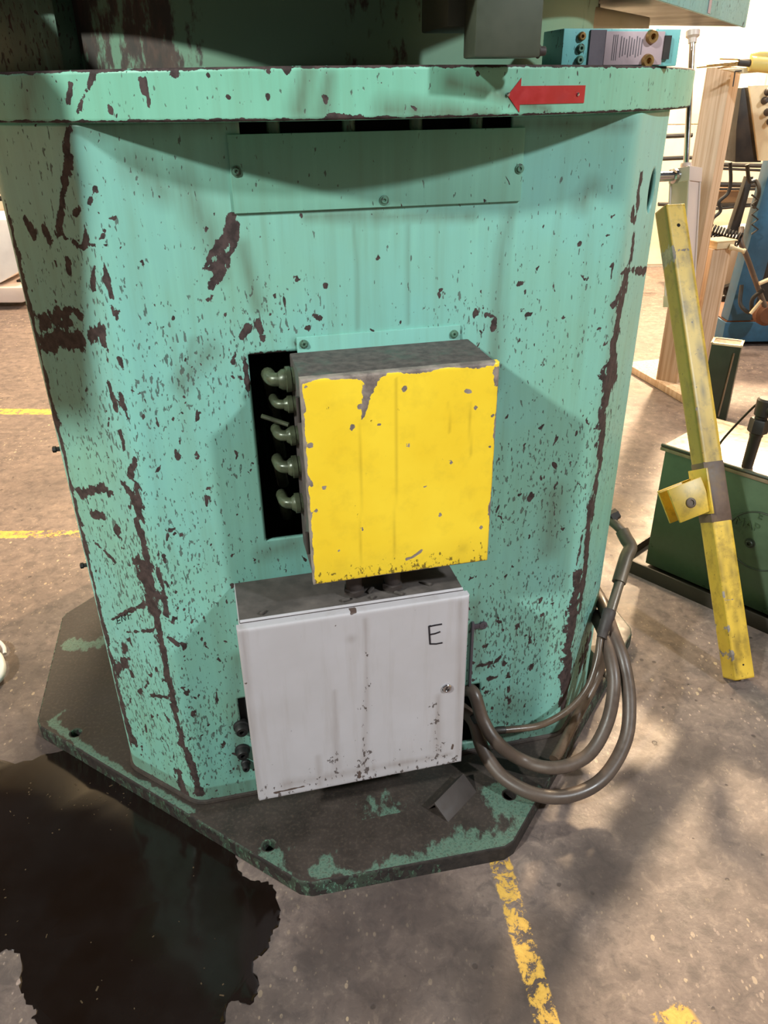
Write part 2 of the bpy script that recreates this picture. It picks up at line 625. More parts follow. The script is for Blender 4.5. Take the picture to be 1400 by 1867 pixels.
def spline(pts, per=8):
    """Catmull-Rom through the points"""
    P = [Vector(p) for p in pts]
    P = [P[0] * 2 - P[1]] + P + [P[-1] * 2 - P[-2]]
    out = []
    for i in range(1, len(P) - 2):
        for k in range(per):
            t = k / per
            a, b, c, d = P[i - 1], P[i], P[i + 1], P[i + 2]
            out.append(.5 * ((2 * b) + (c - a) * t + (2 * a - 5 * b + 4 * c - d) * t * t + (3 * b - a - 3 * c + d) * t ** 3))
    out.append(P[-2])
    return out


def rotuv(extra=0.0):
    return Matrix.Rotation(YAW + extra, 3, 'Z')


def field(P, strokes):
    """P: n x 2 array of surface coordinates, strokes: lists of (s, z, width); returns 1 - d/2w clamped"""
    out = np.zeros(len(P))
    for st in strokes:
        st = np.array(st, float)
        if len(st) == 1: st = np.vstack([st, st + [[1e-4, 0, 0]]])
        lo = st[:, :2].min(0) - st[:, 2].max() * 2.2
        hi = st[:, :2].max(0) + st[:, 2].max() * 2.2
        idx = np.where((P[:, 0] > lo[0]) & (P[:, 0] < hi[0]) & (P[:, 1] > lo[1]) & (P[:, 1] < hi[1]))[0]
        if len(idx) == 0: continue
        Q = P[idx]
        best = np.zeros(len(idx))
        for a, b in zip(st[:-1], st[1:]):
            d = b[:2] - a[:2]
            t = np.clip(((Q - a[:2]) @ d) / max(d @ d, 1e-12), 0, 1)
            dist = np.linalg.norm(Q - a[:2] - t[:, None] * d, axis=1)
            w = a[2] + (b[2] - a[2]) * t
            best = np.maximum(best, np.clip(1 - .5 * dist / w, 0, 1))
        out[idx] = np.maximum(out[idx], best)
    return out


def set_attr(me, R, Gc, B):
    at = me.attributes.new('wear', 'FLOAT_COLOR', 'POINT')
    arr = np.ones((len(me.vertices), 4), np.float32)
    arr[:, 0], arr[:, 1], arr[:, 2] = R, Gc, B
    at.data.foreach_set('color', arr.ravel())


# ------------------------------------------------------------------ setting: floor and walls
fb = MB()
fb.box((0, 3, -.05), (16, 14, .1))
fl = fb.done('floor', m_floor, smooth=None)
tag(fl, kind='structure')
WY = 7.6
wb = MB()
wb.box((0, WY + .1, 2.5), (16, .2, 5.0))
wl = wb.done('wall_back', m_wall, smooth=None)
tag(wl, kind='structure')
# wall sheets with visible joints
for k in range(-5, 6):
    for j in range(0, 4):
        pb = MB()
        pb.box((k * 1.22 + .3, WY - .006, .62 + j * 1.2), (1.212, .012, 1.192), bev=.003, seg=1)
        pb.done('panel', m_wall, wl, smooth=None)
for nm, x in (('wall_left', -8.0), ('wall_right', 8.0)):
    wb = MB()
    wb.box((x, 3, 2.5), (.2, 14, 5.0))
    tag(wb.done(nm, m_wall, smooth=None), kind='structure')

# ------------------------------------------------------------------ the turntable machine
mach = empty('turntable_machine', G(0, .6, 0), 'large chipped teal steel pedestal of a rotary welding table on an octagonal base plate', 'machine')

# base plate: octagon with bolt holes
HB = .042
oct_ = [(-.245, -.268), (.212, -.284), (.86, .345), (.875, .86), (.25, 1.48), (-.25, 1.48), (-.86, .87), (-.868, .372)]
bm = bmesh.new()
outer = []
N8 = len(oct_)
for i, p in enumerate(oct_):   # slightly rounded corners
    a, b, c = Vector(oct_[i - 1]), Vector(p), Vector(oct_[(i + 1) % N8])
    q1 = b + (a - b).normalized() * .015
    q2 = b + (c - b).normalized() * .015
    outer += [q1, q2]
vo = [bm.verts.new((p.x, p.y, HB)) for p in outer]
eds = [bm.edges.new((vo[i], vo[(i + 1) % len(vo)])) for i in range(len(vo))]
BH = [(490, 1541), (928, 1449), (138, 1336), (1075, 1140)]
hl = []
for (x, y) in BH:
    c = loc(oz(x, y, HB))
    ring_ = [bm.verts.new((c.x + .0135 * math.cos(2 * PI * k / 18), c.y + .0135 * math.sin(2 * PI * k / 18), HB)) for k in range(18)]
    hl.append(ring_)
    eds += [bm.edges.new((ring_[k], ring_[(k + 1) % 18])) for k in range(18)]
bmesh.ops.triangle_fill(bm, edges=eds, use_beauty=True)
top = list(bm.faces)
ret = bmesh.ops.extrude_face_region(bm, geom=top)
for v in [g for g in ret['geom'] if isinstance(g, bmesh.types.BMVert)]: v.co.z = 0.0
bmesh.ops.recalc_face_normals(bm, faces=bm.faces)
for f in bm.faces:
    f.material_index = 1 if abs(f.normal.z) < .5 else 0
# bevel outer top edge
te = [e for e in bm.edges if len(e.link_faces) == 2 and all(v.co.z > HB - 1e-4 for v in e.verts) and abs(e.link_faces[0].normal.z - e.link_faces[1].normal.z) > .5]
bmesh.ops.bevel(bm, geom=te, offset=.004, segments=2, profile=.6, affect='EDGES', material=1)
# cut fine enough to carry the wear attribute
for _ in range(5):
    le = [e for e in bm.edges if e.calc_length() > .035 and e.verts[0].co.z > .02 and e.verts[1].co.z > .02]
    if le: bmesh.ops.subdivide_edges(bm, edges=le, cuts=1)
bmesh.ops.triangulate(bm, faces=[f for f in bm.faces if len(f.verts) > 4])
co = np.array([v.co[:] for v in bm.verts])
me = bpy.data.meshes.new('base_plate')
bm.transform(Matrix.Translation(ORG) @ Matrix.Rotation(YAW, 4, 'Z'))
bm.to_mesh(me)
bm.free()
P2 = co[:, :2]


def bl(pts):
    return [[(lambda q: (q.x, q.y, w))(loc(oz(x, y, HB))) for x, y, w in pts]]


tealmarks = (bl([(900, 1450, .03), (960, 1480, .03), (930, 1530, .03), (820, 1560, .012)]) + bl([(130, 1175, .03), (185, 1150, .02)])
             + bl([(560, 1600, .007), (700, 1580, .006), (900, 1545, .012)]) + bl([(490, 1565, .03)]) + bl([(930, 1440, .03)])
             + bl([(680, 1440, .02), (760, 1450, .015)]) + bl([(640, 1497, .004), (770, 1468, .004)]) + bl([(250, 1450, .008), (400, 1550, .012), (520, 1600, .016)])
             + bl([(85, 1310, .012), (190, 1390, .01), (350, 1480, .008)]) + bl([(1000, 1440, .03)]))
set_attr(me, field(P2, tealmarks) * 1.3, 0, 0)
base = link('base_plate', me, [m_base, m_base_edge], mach)

# pedestal shell --------------------------------------------------
C1, C2 = .455, .612
Z0, Z1 = .042, 1.466


def prof(s):
    """arc coordinate s along the folded sheet -> (u, v)"""
    a = abs(s)
    sg = 1 if s >= 0 else -1
    L2 = C1 + (C2 - C1) * math.sqrt(2)
    if a <= C1:
        return (s, 0.0)
    if a <= L2:
        t = (a - C1) / math.sqrt(2)
        return (sg * (C1 + t), t)
    return (sg * C2, (C2 - C1) + a - L2)


def bend(s):
    """round the folds by averaging along the sheet"""
    r = .022
    acc = [0, 0]
    for k in range(-4, 5):
        p = prof(s + r * k / 4)
        acc[0] += p[0] / 9
        acc[1] += p[1] / 9
    return acc


SM = C1 + (C2 - C1) * math.sqrt(2) + 1.1
svals = list(np.arange(-.78, .7801, .005))
holes = [(-.239, -.150, .727, 1.103), (-.218, .226, 1.446, 1.50), (.165, .229, .075, .262), (-.335, -.302, .235, .34)]
slot_ = holes[1]
for h in holes:
    for q in (h[0], h[1]):
        k = int(np.argmin(np.abs(np.array(svals) - q)))
        svals[k] = q
svals = [-SM, -1.2, -.9] + sorted(svals) + [.9, 1.2, SM]
zvals = list(np.arange(Z0, Z1 + .001, .0055))
zvals[-1] = Z1
for h in holes:
    for q in (h[2], h[3]):
        if q < Z1:
            k = int(np.argmin(np.abs(np.array(zvals) - q)))
            zvals[k] = q
svals = np.array(svals)
zvals = np.array(sorted(zvals))


def surf(x, y):
    """image point -> (s, z) on the folded sheet"""
    p = loc(ov(x, y, 0))
    if abs(p.x) <= C1: return p.x, p.z
    sg = 1 if p.x > 0 else -1
    # chamfer plane through (sg*C1,0) with direction (sg,1)
    d = ray(x, y)
    dl = Vector((d.dot(UD), d.dot(VD), d.z))
    e = loc(EYE)
    n = Vector((sg, -1, 0))
    t = (Vector((sg * C1, 0, 0)) - e).dot(n) / dl.dot(n)
    q = e + dl * t
    return sg * (C1 + (abs(q.x) - C1) * math.sqrt(2)), q.z


oc = surf(1187, 348)
OV = (oc[0], oc[1], .021, .040)   # oval hole in the right chamfer
ns, nz = len(svals), len(zvals)
prf = [bend(s) for s in svals]
verts = np.zeros((ns * nz, 3))
SZ = np.zeros((ns * nz, 2))
for i in range(ns):
    for j in range(nz):
        verts[i * nz + j] = (prf[i][0], prf[i][1], zvals[j])
        SZ[i * nz + j] = (svals[i], zvals[j])
keep = []
killed = set()
for i in range(ns - 1):
    cs = (svals[i] + svals[i + 1]) / 2
    for j in range(nz - 1):
        cz = (zvals[j] + zvals[j + 1]) / 2
        dead = any(h[0] < cs < h[1] and h[2] < cz < h[3] for h in holes)
        e = ((cs - OV[0]) / OV[2]) ** 2 + ((cz - OV[1]) / OV[3]) ** 2
        q = (i * nz + j, (i + 1) * nz + j, (i + 1) * nz + j + 1, i * nz + j + 1)
        if e < 1:
            killed.update(q)
            dead = True
        if not dead: keep.append(q)
used = set(k for q in keep for k in q)
for k in killed & used:   # snap the rim onto the ellipse
    ds, dz = (SZ[k, 0] - OV[0]) / OV[2], (SZ[k, 1] - OV[1]) / OV[3]
    r = math.hypot(ds, dz)
    s2, z2 = OV[0] + ds / r * OV[2], OV[1] + dz / r * OV[3]
    b = bend(s2)
    verts[k] = (b[0], b[1], z2)
# small dents
me = bpy.data.meshes.new('pedestal')
rotm = np.array(Matrix.Rotation(YAW, 3, 'Z'))
me.from_pydata([tuple(v) for v in (verts @ rotm.T + np.array(ORG))], [], keep)


def K(pts, k=.001):
    out = []
    for x, y, w in pts:
        q = surf(x, y)
        q2 = surf(x + 1, y)
        out.append((q[0], q[1], w * min(abs(q2[0] - q[0]) * (.75 if x > 900 else 1), .003)))
    return out


wear = [K(p) for p in [
    [(124, 240, 5), (122, 300, 9), (113, 370, 5), (106, 420, 6)], [(106, 425, 2), (148, 450, 3), (158, 440, 6), (152, 408, 2)], [(150, 452, 4), (172, 446, 2)],
    [(172, 484, 2), (167, 525, 6)], [(185, 476, 3), (194, 512, 8), (203, 545, 3)], [(200, 560, 4), (212, 580, 3)],
    [(78, 590, 12), (105, 575, 10), (128, 565, 5)], [(110, 590, 6), (130, 588, 5)], [(85, 625, 12), (120, 615, 12), (150, 618, 9)], [(165, 615, 8), (183, 600, 8), (188, 622, 8)],
    [(80, 415, 4), (90, 440, 5)], [(60, 425, 6), (45, 400, 4)], [(140, 570, 5), (146, 575, 5)], [(125, 478, 5), (124, 490, 5)], [(142, 382, 5), (138, 388, 5)],
    [(197, 700, 4), (211, 743, 5)], [(219, 720, 3), (229, 763, 5)], [(220, 791, 5), (226, 820, 3)], [(244, 837, 5), (240, 870, 6), (236, 850, 3)],
    [(223, 882, 5), (240, 900, 5), (257, 945, 6)], [(248, 886, 7), (258, 925, 6)], [(249, 949, 5), (261, 985, 6), (266, 1014, 7)],
    [(264, 1036, 12), (272, 1075, 14), (282, 1120, 8)], [(284, 1120, 7), (292, 1165, 5), (297, 1186, 5)], [(286, 1040, 5), (296, 1075, 6), (303, 1123, 6)],
    [(150, 902, 7), (165, 895, 4), (190, 889, 6)], [(170, 986, 1.5), (214, 1028, 2.5)], [(203, 1130, 1.5), (240, 1112, 3), (264, 1102, 3)], [(232, 1153, 1.5), (278, 1149, 2.5)],
    [(170, 937, 5), (188, 941, 5)], [(213, 967, 6)], [(286, 1132, 5), (300, 1200, 5), (314, 1268, 5)], [(314, 1271, 6), (325, 1320, 5), (334, 1360, 7)],
    [(336, 1365, 6), (352, 1405, 7), (362, 1450, 10)], [(325, 1407, 6), (336, 1447, 7)], [(214, 1225, 7), (224, 1210, 7), (236, 1200, 3)],
    [(228, 1310, 5), (240, 1350, 7)], [(275, 1268, 2), (304, 1271, 3)], [(307, 1050, .9), (340, 1120, .9), (379, 1182, 1.4)], [(281, 926, 1.4), (290, 980, 1.2), (300, 1026, 3)],
    [(306, 1165, 3), (322, 1175, 5)], [(225, 1190, 4), (228, 1180, 5)], [(298, 1180, 4), (306, 1240, 5)],
    [(423, 392, 7), (416, 418, 10), (408, 440, 14), (392, 460, 9)], [(432, 410, 6), (424, 450, 7), (415, 480, 7)], [(384, 458, 6), (378, 485, 9), (400, 490, 12), (408, 470, 12)],
    [(395, 505, 10), (382, 525, 6)], [(378, 548, 6), (388, 540, 4)], [(375, 490, 7)], [(390, 388, 5)], [(378, 418, 4)],
    [(1168, 328, 4), (1163, 345, 3), (1162, 378, 4)], [(1156, 387, 5), (1157, 400, 3)], [(1155, 430, 3), (1151, 470, 4)],
    [(1127, 505, 1.5), (1138, 495, 2), (1153, 491, 2), (1172, 496, 2.4), (1184, 490, 2.4), (1189, 478, 2)], [(1141, 496, 2), (1132, 530, 2.4), (1121, 561, 2.4), (1115, 555, 3)],
    [(1140, 512, 8), (1133, 545, 7), (1126, 590, 6), (1119, 635, 7), (1112, 680, 11)], [(1114, 690, 11), (1105, 720, 9), (1100, 762, 8), (1095, 825, 6), (1090, 862, 5), (1078, 925, 7), (1071, 987, 6), (1065, 1050, 5), (1057, 1110, 4)],
    [(1118, 650, 8), (1122, 690, 4)], [(1062, 980, 4), (1057, 1010, 2), (1052, 1030, 3)], [(1053, 1045, 6), (1049, 1052, 5)],
    [(1113, 488, 2), (1117, 480, 3), (1114, 510, 1.5)], [(1057, 1050, 5), (1047, 1130, 6), (1040, 1180, 7), (1036, 1235, 9), (1028, 1290, 6)], [(1072, 1170, 10), (1062, 1205, 12)],
    [(1060, 1060, 3), (1058, 1110, 3)], [(1042, 1098, 6)], [(1072, 698, .9), (1066, 750, .9), (1051, 788, .9), (1051, 815, .9), (1042, 865, .9)], [(1012, 870, .9), (1010, 960, 1.2)],
    [(902, 582, 5), (900, 600, 8)], [(942, 518, 6), (950, 517, 5)], [(1102, 432, 2), (1108, 430, 3)], [(1056, 445, 5)], [(877, 532, 4)], [(866, 572, 6)], [(887, 573, 4), (893, 570, 4)],
    [(947, 620, 4)], [(976, 658, 4)], [(953, 565, 4)], [(960, 573, 4), (968, 572, 3)], [(470, 590, 9), (476, 604, 6)], [(452, 600, 7), (440, 615, 5)], [(480, 617, 7)], [(520, 572, 4)], [(575, 575, 5), (581, 580, 5)],
    [(594, 522, 5)], [(600, 492, 3)], [(537, 505, 4), (545, 512, 3)], [(500, 540, 4)], [(430, 640, 5), (425, 660, 5)], [(440, 690, 6), (452, 700, 3)], [(446, 655, 4), (452, 720, 6)],
    [(1046, 585, 3)], [(985, 780, 5), (990, 775, 3)], [(1090, 600, 3), (1096, 603, 3)], [(455, 648, 5), (520, 642, 4)], [(282, 864, 4), (292, 852, 3)], [(320, 820, 4), (325, 835, 5)], [(300, 820, 4)],
    [(190, 332, 4)], [(173, 345, 5), (176, 350, 4)], [(200, 398, 3)], [(186, 358, 3)], [(208, 398, 3)], [(163, 362, 4), (160, 372, 4)], [(190, 421, 5)], [(192, 447, 4)],
    [(215, 655, 5), (222, 670, 4)], [(212, 570, 4), (208, 575, 4)], [(224, 1000, 4)], [(870, 1215, 4), (895, 1208, 4)], [(905, 1205, 4), (912, 1198, 3)], [(893, 1237, 5), (905, 1235, 4)], [(927, 1250, 3), (927, 1260, 4)],
    [(885, 1262, 5)], [(862, 1240, 4)], [(955, 1160, 4), (962, 1157, 3)],
]]
wear += [[(-.665, z, .0085 + .006 * math.sin(z * 31) * math.sin(z * 57)) for z in np.arange(.12, 1.36, .03)]]
wear += [[(s, Z0 + .003, .006) for s in np.arange(-.66, .66, .05)]]
rr = random.Random(3)
for _ in range(420):   # loose medium chips, thicker to the left and low down
    s = rr.uniform(-.64, .6)
    z = rr.uniform(.06, 1.3)
    w = .35 + .9 * math.exp(-((s + .45) / .25) ** 2) + .5 * math.exp(-((z - 1.1) / .05) ** 2)
    if rr.random() > w * .55: continue
    a = rr.uniform(-.9, .5) + (1.2 if s < 0 else -1.2)
    L = rr.uniform(.001, .007)
    wear.append([(s, z, rr.uniform(.0012, .0034)), (s + L * math.cos(a) * .6, z - L * abs(math.sin(a)), rr.uniform(.0008, .0026))])
dens = np.zeros(len(SZ))


def gd(x, y, r, k):
    global dens
    c = surf(x, y)
    d2 = ((SZ[:, 0] - c[0]) ** 2 + (SZ[:, 1] - c[1]) ** 2) / (r * r)
    dens = np.maximum(dens, k * np.exp(-d2))


for a in [(150, 500, .16, .9), (190, 800, .2, 1.0), (260, 1050, .25, 1.25), (250, 1250, .25, 1.3), (330, 1350, .25, 1.3), (300, 700, .18, 1.1), (420, 650, .10, 1.1), (480, 590, .08, 1.1), (380, 900, .16, .7),
          (850, 580, .09, .9), (560, 575, .06, .8), (950, 1150, .22, 1.35), (1050, 1150, .2, 1.4), (960, 900, .22, 1.0), (1080, 850, .2, 1.0), (1100, 600, .15, .7), (950, 650, .16, .7), (900, 1300, .2, 1.1),
          (1080, 400, .15, .5), (300, 350, .16, .4), (500, 1200, .3, .8), (100, 300, .15, .6), (950, 450, .1, .5)]:
    gd(*a)
stain = field(SZ, [K(p) for p in [
    [(645, 385, 2), (650, 480, 2), (652, 600, 2.2)], [(743, 385, 2), (743, 590, 2)], [(700, 392, 14), (560, 395, 8), (860, 395, 8)], [(930, 390, 12), (915, 460, 16), (905, 600, 18), (900, 700, 12)],
    [(1060, 370, 20), (1080, 340, 18)], [(330, 330, 22), (380, 420, 20), (400, 500, 14)], [(250, 300, 26), (300, 350, 22)], [(440, 450, 12), (470, 560, 10)], [(352, 620, 6), (350, 650, 8)],
    [(865, 1100, 10), (870, 1220, 9)], [(930, 1290, 34)], [(430, 1200, 12), (440, 1400, 14)], [(540, 990, 18), (480, 1010, 14)], [(780, 230, 20), (600, 230, 20)],
    [(120, 225, 14), (400, 225, 12), (1000, 225, 12), (1150, 230, 12)], [(830, 620, 8), (540, 625, 8)], [(380, 640, 18), (330, 700, 16)], [(1010, 900, 22), (1000, 1000, 22)]]]) * .55
set_attr(me, field(SZ, wear), dens, np.clip(stain + np.clip((SZ[:, 1] < .09) * .5, 0, 1), 0, 1))
ped = link('pedestal', me, m_teal, mach, smooth=60)
sd = ped.modifiers.new('thick', 'SOLIDIFY')
sd.thickness = .010
sd.offset = -1
# make sure the outer face stays the modelled one
me.update()
if me.polygons[len(me.polygons) // 2].normal.dot(VD) > 0:
    me.flip_normals()

# weld fillet at the pedestal foot
wf = MB()
foot = [G(*bend(s), HB + .003) for s in np.arange(-.9, .91, .02)]
wf.tube(foot, .007, 8)
wf.done('weld_bead', m_base, ped)
# dark rear closing sheet so that no light falls through the shell
rb = MB()
rb.box(G(0, 1.25, .75), (1.22, .01, 1.42), rotuv())
rb.done('rear_sheet', m_teal_dirty, ped)
# letters scratched into the paint of the left chamfer
lt = MB()
for pl in ([(218, 1124), (213, 1127), (215, 1137), (220, 1135)], [(214, 1132), (219, 1130)], [(223, 1133), (221, 1122), (229, 1131), (227, 1119)], [(235, 1129), (232, 1116), (239, 1113)], [(234, 1122), (239, 1120)]):
    pp_ = []
    for (x, y) in pl:
        q = surf(x, y)
        b = bend(q[0])
        pp_.append(G(b[0] - .0004, b[1] - .0004, q[1]))
    lt.tube(pp_, .0010, 6)
lt.done('scratched_letters', m_black_metal, ped, 'small scratched letters')
# set screws on the left edge
for (x, y) in ((107, 818), (153, 1030)):
    d = ray(x, y)
    v = .19
    p = ov(x + 6, y, v)
    q = loc(p)
    sb = MB()
    sb.cyl(G(-.606, v, q.z), G(-.625, v, q.z), .0045, seg=10)
    sb.lathe(G(-.622, v, q.z), -UD, [(0, .0065), (.006, .0065), (.007, .005)], 6)
    sb.done('set_screw', m_black_metal, ped)

# bolted cover plate with slot behind, dark tie rods in the slot
cp = MB()
cu0, cu1, cz0, cz1 = -.238, .247, 1.334, 1.447
cp.box(G((cu0 + cu1) / 2, -.0025, (cz0 + cz1) / 2), (cu1 - cu0, .005, cz1 - cz0), rotuv(), .0012)
cover = cp.done('cover_plate', paint('teal_enamel_cover', (122, 176, 158), (118, 170, 150), CHIP, .15, slant=.2), mach)


def hexbolt(p, axis, r, h, mat, parent, name='bolt', socket=True, washer=True):
    b = MB()
    axis = Vector(axis).normalized()
    if washer: b.lathe(p, axis, [(0, r * 1.5), (.0016, r * 1.5), (.0018, r * 1.3)], 20)
    if socket:
        b.lathe(Vector(p) + axis * .001, axis, [(0, r), (h * .8, r), (h, r * .88), (h, r * .5), (h * .4, r * .48)], 18)
    else:
        b.lathe(Vector(p) + axis * .001, axis, [(0, r), (h * .85, r), (h, r * .85)], 6)
    return b.done(name, mat, parent)


for (x, y) in ((430, 312), (945, 307), (699, 364)):
    q = loc(ov(x, y, 0))
    hexbolt(G(q.x, -.005, q.z), -VD, .0052, .003, m_teal_dirty, cover, 'screw', True, True)
for (x, y) in ((498, 228), (636, 228), (759, 228), (869, 228)):
    q = loc(ov(x, y, .01))
    r_ = MB()
    r_.cyl(G(q.x, .014, 1.40), G(q.x, .014, 1.468), .0105, seg=16)
    r_.done('spacer_rod', m_teal_dirty, mach)
dk = MB()
dk.box(G(0, .05, 1.45), (.5, .01, .06), rotuv())
dk.done('slot_backing', m_dark_inside, mach)

# ring (round flange)
RC = .705
RR = .842
rg = bmesh.new()
NS = 1000
zr0, zr1 = 1.4665, 1.5335
prof_r = [(.30, zr1), (RR - .004, zr1), (RR - .0015, zr1 - .0012), (RR, zr1 - .004)] + [(RR, zr1 - .004 - (zr1 - zr0 - .008) * k / 24) for k in range(1, 25)] + [(RR - .0015, zr0 + .0012), (RR - .004, zr0), (.30, zr0)]
rings = []
for k in range(NS):
    a = 2 * PI * k / NS
    rings.append([rg.verts.new((r * math.sin(a), RC - r * math.cos(a), z)) for r, z in prof_r])
for k in range(NS):
    A, B = rings[k], rings[(k + 1) % NS]
    for j in range(len(prof_r) - 1):
        rg.faces.new((A[j], B[j], B[j + 1], A[j + 1]))
bmesh.ops.recalc_face_normals(rg, faces=rg.faces)
co = np.array([v.co[:] for v in rg.verts])
ang = np.arctan2(co[:, 0], RC - co[:, 1]) * RR
me = bpy.data.meshes.new('rim')
rg.transform(Matrix.Translation(ORG) @ Matrix.Rotation(YAW, 4, 'Z'))
rg.to_mesh(me)
rg.free()


def rimp(x, y):
    e = loc(EYE)
    d = ray(x, y)
    dl = Vector((d.dot(UD), d.dot(VD), d.z))
    ex, ey = e.x, e.y - RC
    a = dl.x ** 2 + dl.y ** 2
    b = 2 * (ex * dl.x + ey * dl.y)
    c = ex * ex + ey * ey - RR * RR
    disc = max(b * b - 4 * a * c, 0)
    t = (-b - math.sqrt(disc)) / (2 * a)
    q = e + dl * t
    return math.atan2(q.x, RC - q.y), q.z


def KR(pts):
    return [(lambda q: (q[0] * RR, q[1], w * .001))(rimp(x, y)) for x, y, w in pts]


AZ = np.stack([ang, co[:, 2]], 1)
rw = [KR(p) for p in [[(172, 128, 3.6), (160, 160, 3.2), (140, 206, 2.8)], [(267, 125, 2.4), (266, 150, 1.6), (272, 208, 1.1)], [(256, 145, 3), (262, 168, 3)], [(321, 135, 6)], [(380, 137, 3.4)], [(417, 178, 3)], [(201, 198, 5), (203, 206, 4)],
                      [(490, 176, 4)], [(593, 178, 4), (594, 186, 3)], [(490, 129, 4)], [(525, 127, 6)], [(600, 211, 3), (640, 213, 4), (660, 213, 3)], [(693, 151, 3)], [(749, 194, 2), (755, 198, 3)], [(868, 140, 2), (871, 134, 3)], [(48, 165, 3)],
                      [(130, 152, 3), (124, 188, 3)], [(1230, 178, 2)], [(1210, 150, 2), (1212, 135, 2)]]]
rw += [[(s, zr1 - .001, .0022) for s in np.arange(-.9, .9, .05)], [(s, zr0 + .001, .0026) for s in np.arange(-.9, .9, .05)]]
rs_ = field(AZ, [KR(p) for p in [[(560, 130, 10), (545, 200, 14)], [(600, 140, 8), (590, 205, 12)], [(60, 130, 20), (50, 200, 20)], [(700, 200, 14), (900, 208, 8)], [(820, 150, 10), (1000, 200, 6)]]]) * .7
set_attr(me, np.where(co[:, 2] > zr0 + .0001, field(AZ, rw), 0), 0, rs_)
rim = link('rim', me, m_teal_rim, mach, smooth=40)

# red arrow sign on the rim
ab = bmesh.new()
A0 = rimp(1065, 172)[0]
A1 = rimp(925, 172)[0]
zt = lambda x, y: rimp(x, y)[1]


def rimpt(a, z, off=.0012):
    return G((RR + off) * math.sin(a), RC - (RR + off) * math.cos(a), z)


zc = rimp(990, 173)[1]
hb = .0120
hh = .0225
ah = rimp(948, 172)[0]
body_ = [(ah + (A0 - ah) * k / 8) for k in range(9)]
vt = [ab.verts.new(rimpt(a, zc + hb)) for a in body_]
vb = [ab.verts.new(rimpt(a, zc - hb)) for a in body_]
for k in range(8): ab.faces.new((vb[k], vb[k + 1], vt[k + 1], vt[k]))
tip = ab.verts.new(rimpt(A1, zc))
h1 = ab.verts.new(rimpt(ah, zc + hh))
h2 = ab.verts.new(rimpt(ah, zc - hh))
ab.faces.new((tip, h2, vb[0], vt[0], h1))
bmesh.ops.recalc_face_normals(ab, faces=ab.faces)
ret = bmesh.ops.extrude_face_region(ab, geom=list(ab.faces))
for v in [g for g in ret['geom'] if isinstance(g, bmesh.types.BMVert)]:
    q = loc(v.co)
    n = Vector((q.x, q.y - RC, 0)).normalized()
    v.co += (UD * n.x + VD * n.y) * -.0012
bmesh.ops.recalc_face_normals(ab, faces=ab.faces)
me = bpy.data.meshes.new('direction_arrow')
ab.to_mesh(me)
ab.free()
arrow = link('direction_arrow', me, m_red, mach, 'red arrow plate pointing left')
for xx in (1052, 925):
    a, z = rimp(xx, 172)
    c = rimpt(a, z, .001)
    n = UD * math.sin(a) - VD * math.cos(a)
    MB().lathe(c, n, [(0, .0028), (.002, .0026), (.003, .0012)], 12).done('rivet', m_chrome, arrow)

# drum above the rim
DR = .636
db = MB()
db.lathe(G(0, RC, 1.53), (0, 0, 1), [(0, DR), (.03, DR), (.14, DR)], 128)
m_drum = NT('worn_drum_enamel')
t = m_drum
n1 = t.noise(5.5, 5, .62, t.pos((1, 1, .55)))
n2 = t.noise(38, 5, .65, t.pos((1.4, 1.4, .5)))
left = t.blob(G(-.42, .26, 1.58), .22, .5)
right_g = t.blob(G(-.16, .09, 1.57), .16, .4)
f = t.math('ADD', t.math('ADD', t.math('MULTIPLY', n1, .7), t.math('MULTIPLY', n2, .3)), t.math('SUBTRACT', t.math('MULTIPLY', left, .12), t.math('MULTIPLY', right_g, .08)))
cc = t.mix(t.ramp(f, .535, .57), lin(108, 146, 120), t.mix(t.ramp(n2, .4, .6), lin(86, 68, 58), lin(66, 60, 54)))
m_drumm = t.out(cc, t.ramp(f, .5, .6, .45, .75), 0, f, .3)
drum = db.done('drum', m_drumm, mach, smooth=30)
# arm block standing off the drum at far left
sb = MB()
bb = G(-.475, .36, 1.59)
sb.box(bb, (.16, .22, .11), rotuv(math.radians(-38)), .006)
sb.done('side_block', m_teal_dirty, mach)

# overhead table slab with 45 degree sides
slab = [(-.14, -.24), (.04, -.24), (1.40, 1.115), (1.03, 1.09), (.9, 1.7), (-.9, 1.7), (-1.45, 1.1), (-1.6, -.28), (-1.27, -.50), (-.80, -.25), (-.64, .27)]  # left arm stays out of view, added to shade the left chamfer
sl = MB()
sl.prism([G(u, v, 1.664) for u, v in slab], (0, 0, .11), .004)
m_slab = simple('table_steel', (86, 78, 66), .45, .3, .35, 7, (44, 34, 28), .7)
sl.done('table_slab', m_slab, mach)
# teal side plate along the right front edge of the slab
a, b = G(.30, .015, 1.661), G(1.405, 1.115, 1.661)
dd = (b - a).normalized()
sp = MB()
rt_ = Matrix.Rotation(math.atan2(dd.y, dd.x), 3, 'Z')
sp.box((a + b) / 2 + Vector((dd.y, -dd.x, 0)) * .004 + Vector((0, 0, .06)), ((b - a).length, .008, .12), rt_, .0015)
side = sp.done('edge_plate', paint('teal_enamel_edge', (110, 172, 176), (100, 160, 160), CHIP, .6, slant=.2), mach)
tp = MB()
pc = None
dpl = Vector((dd.y, -dd.x, 0))
for tt in np.arange(.2, 1.0, .002):
    p = a + (b - a) * tt + dpl * .0085 + Vector((0, 0, .03))
    if proj(p)[0] > 1295:
        pc = p
        break
tp.box(pc + Vector((0, 0, .03)), (.030, .002, .11), rt_)
tp.done('paper_tag', m_label, side, 'pale strip label')
# frame rib under the slab
rbm = MB()
rbm.box(G(.42, .32, 1.645), (.5, .03, .035), rotuv(math.radians(45)), .003)
rbm.done('under_rib', m_slab, mach)
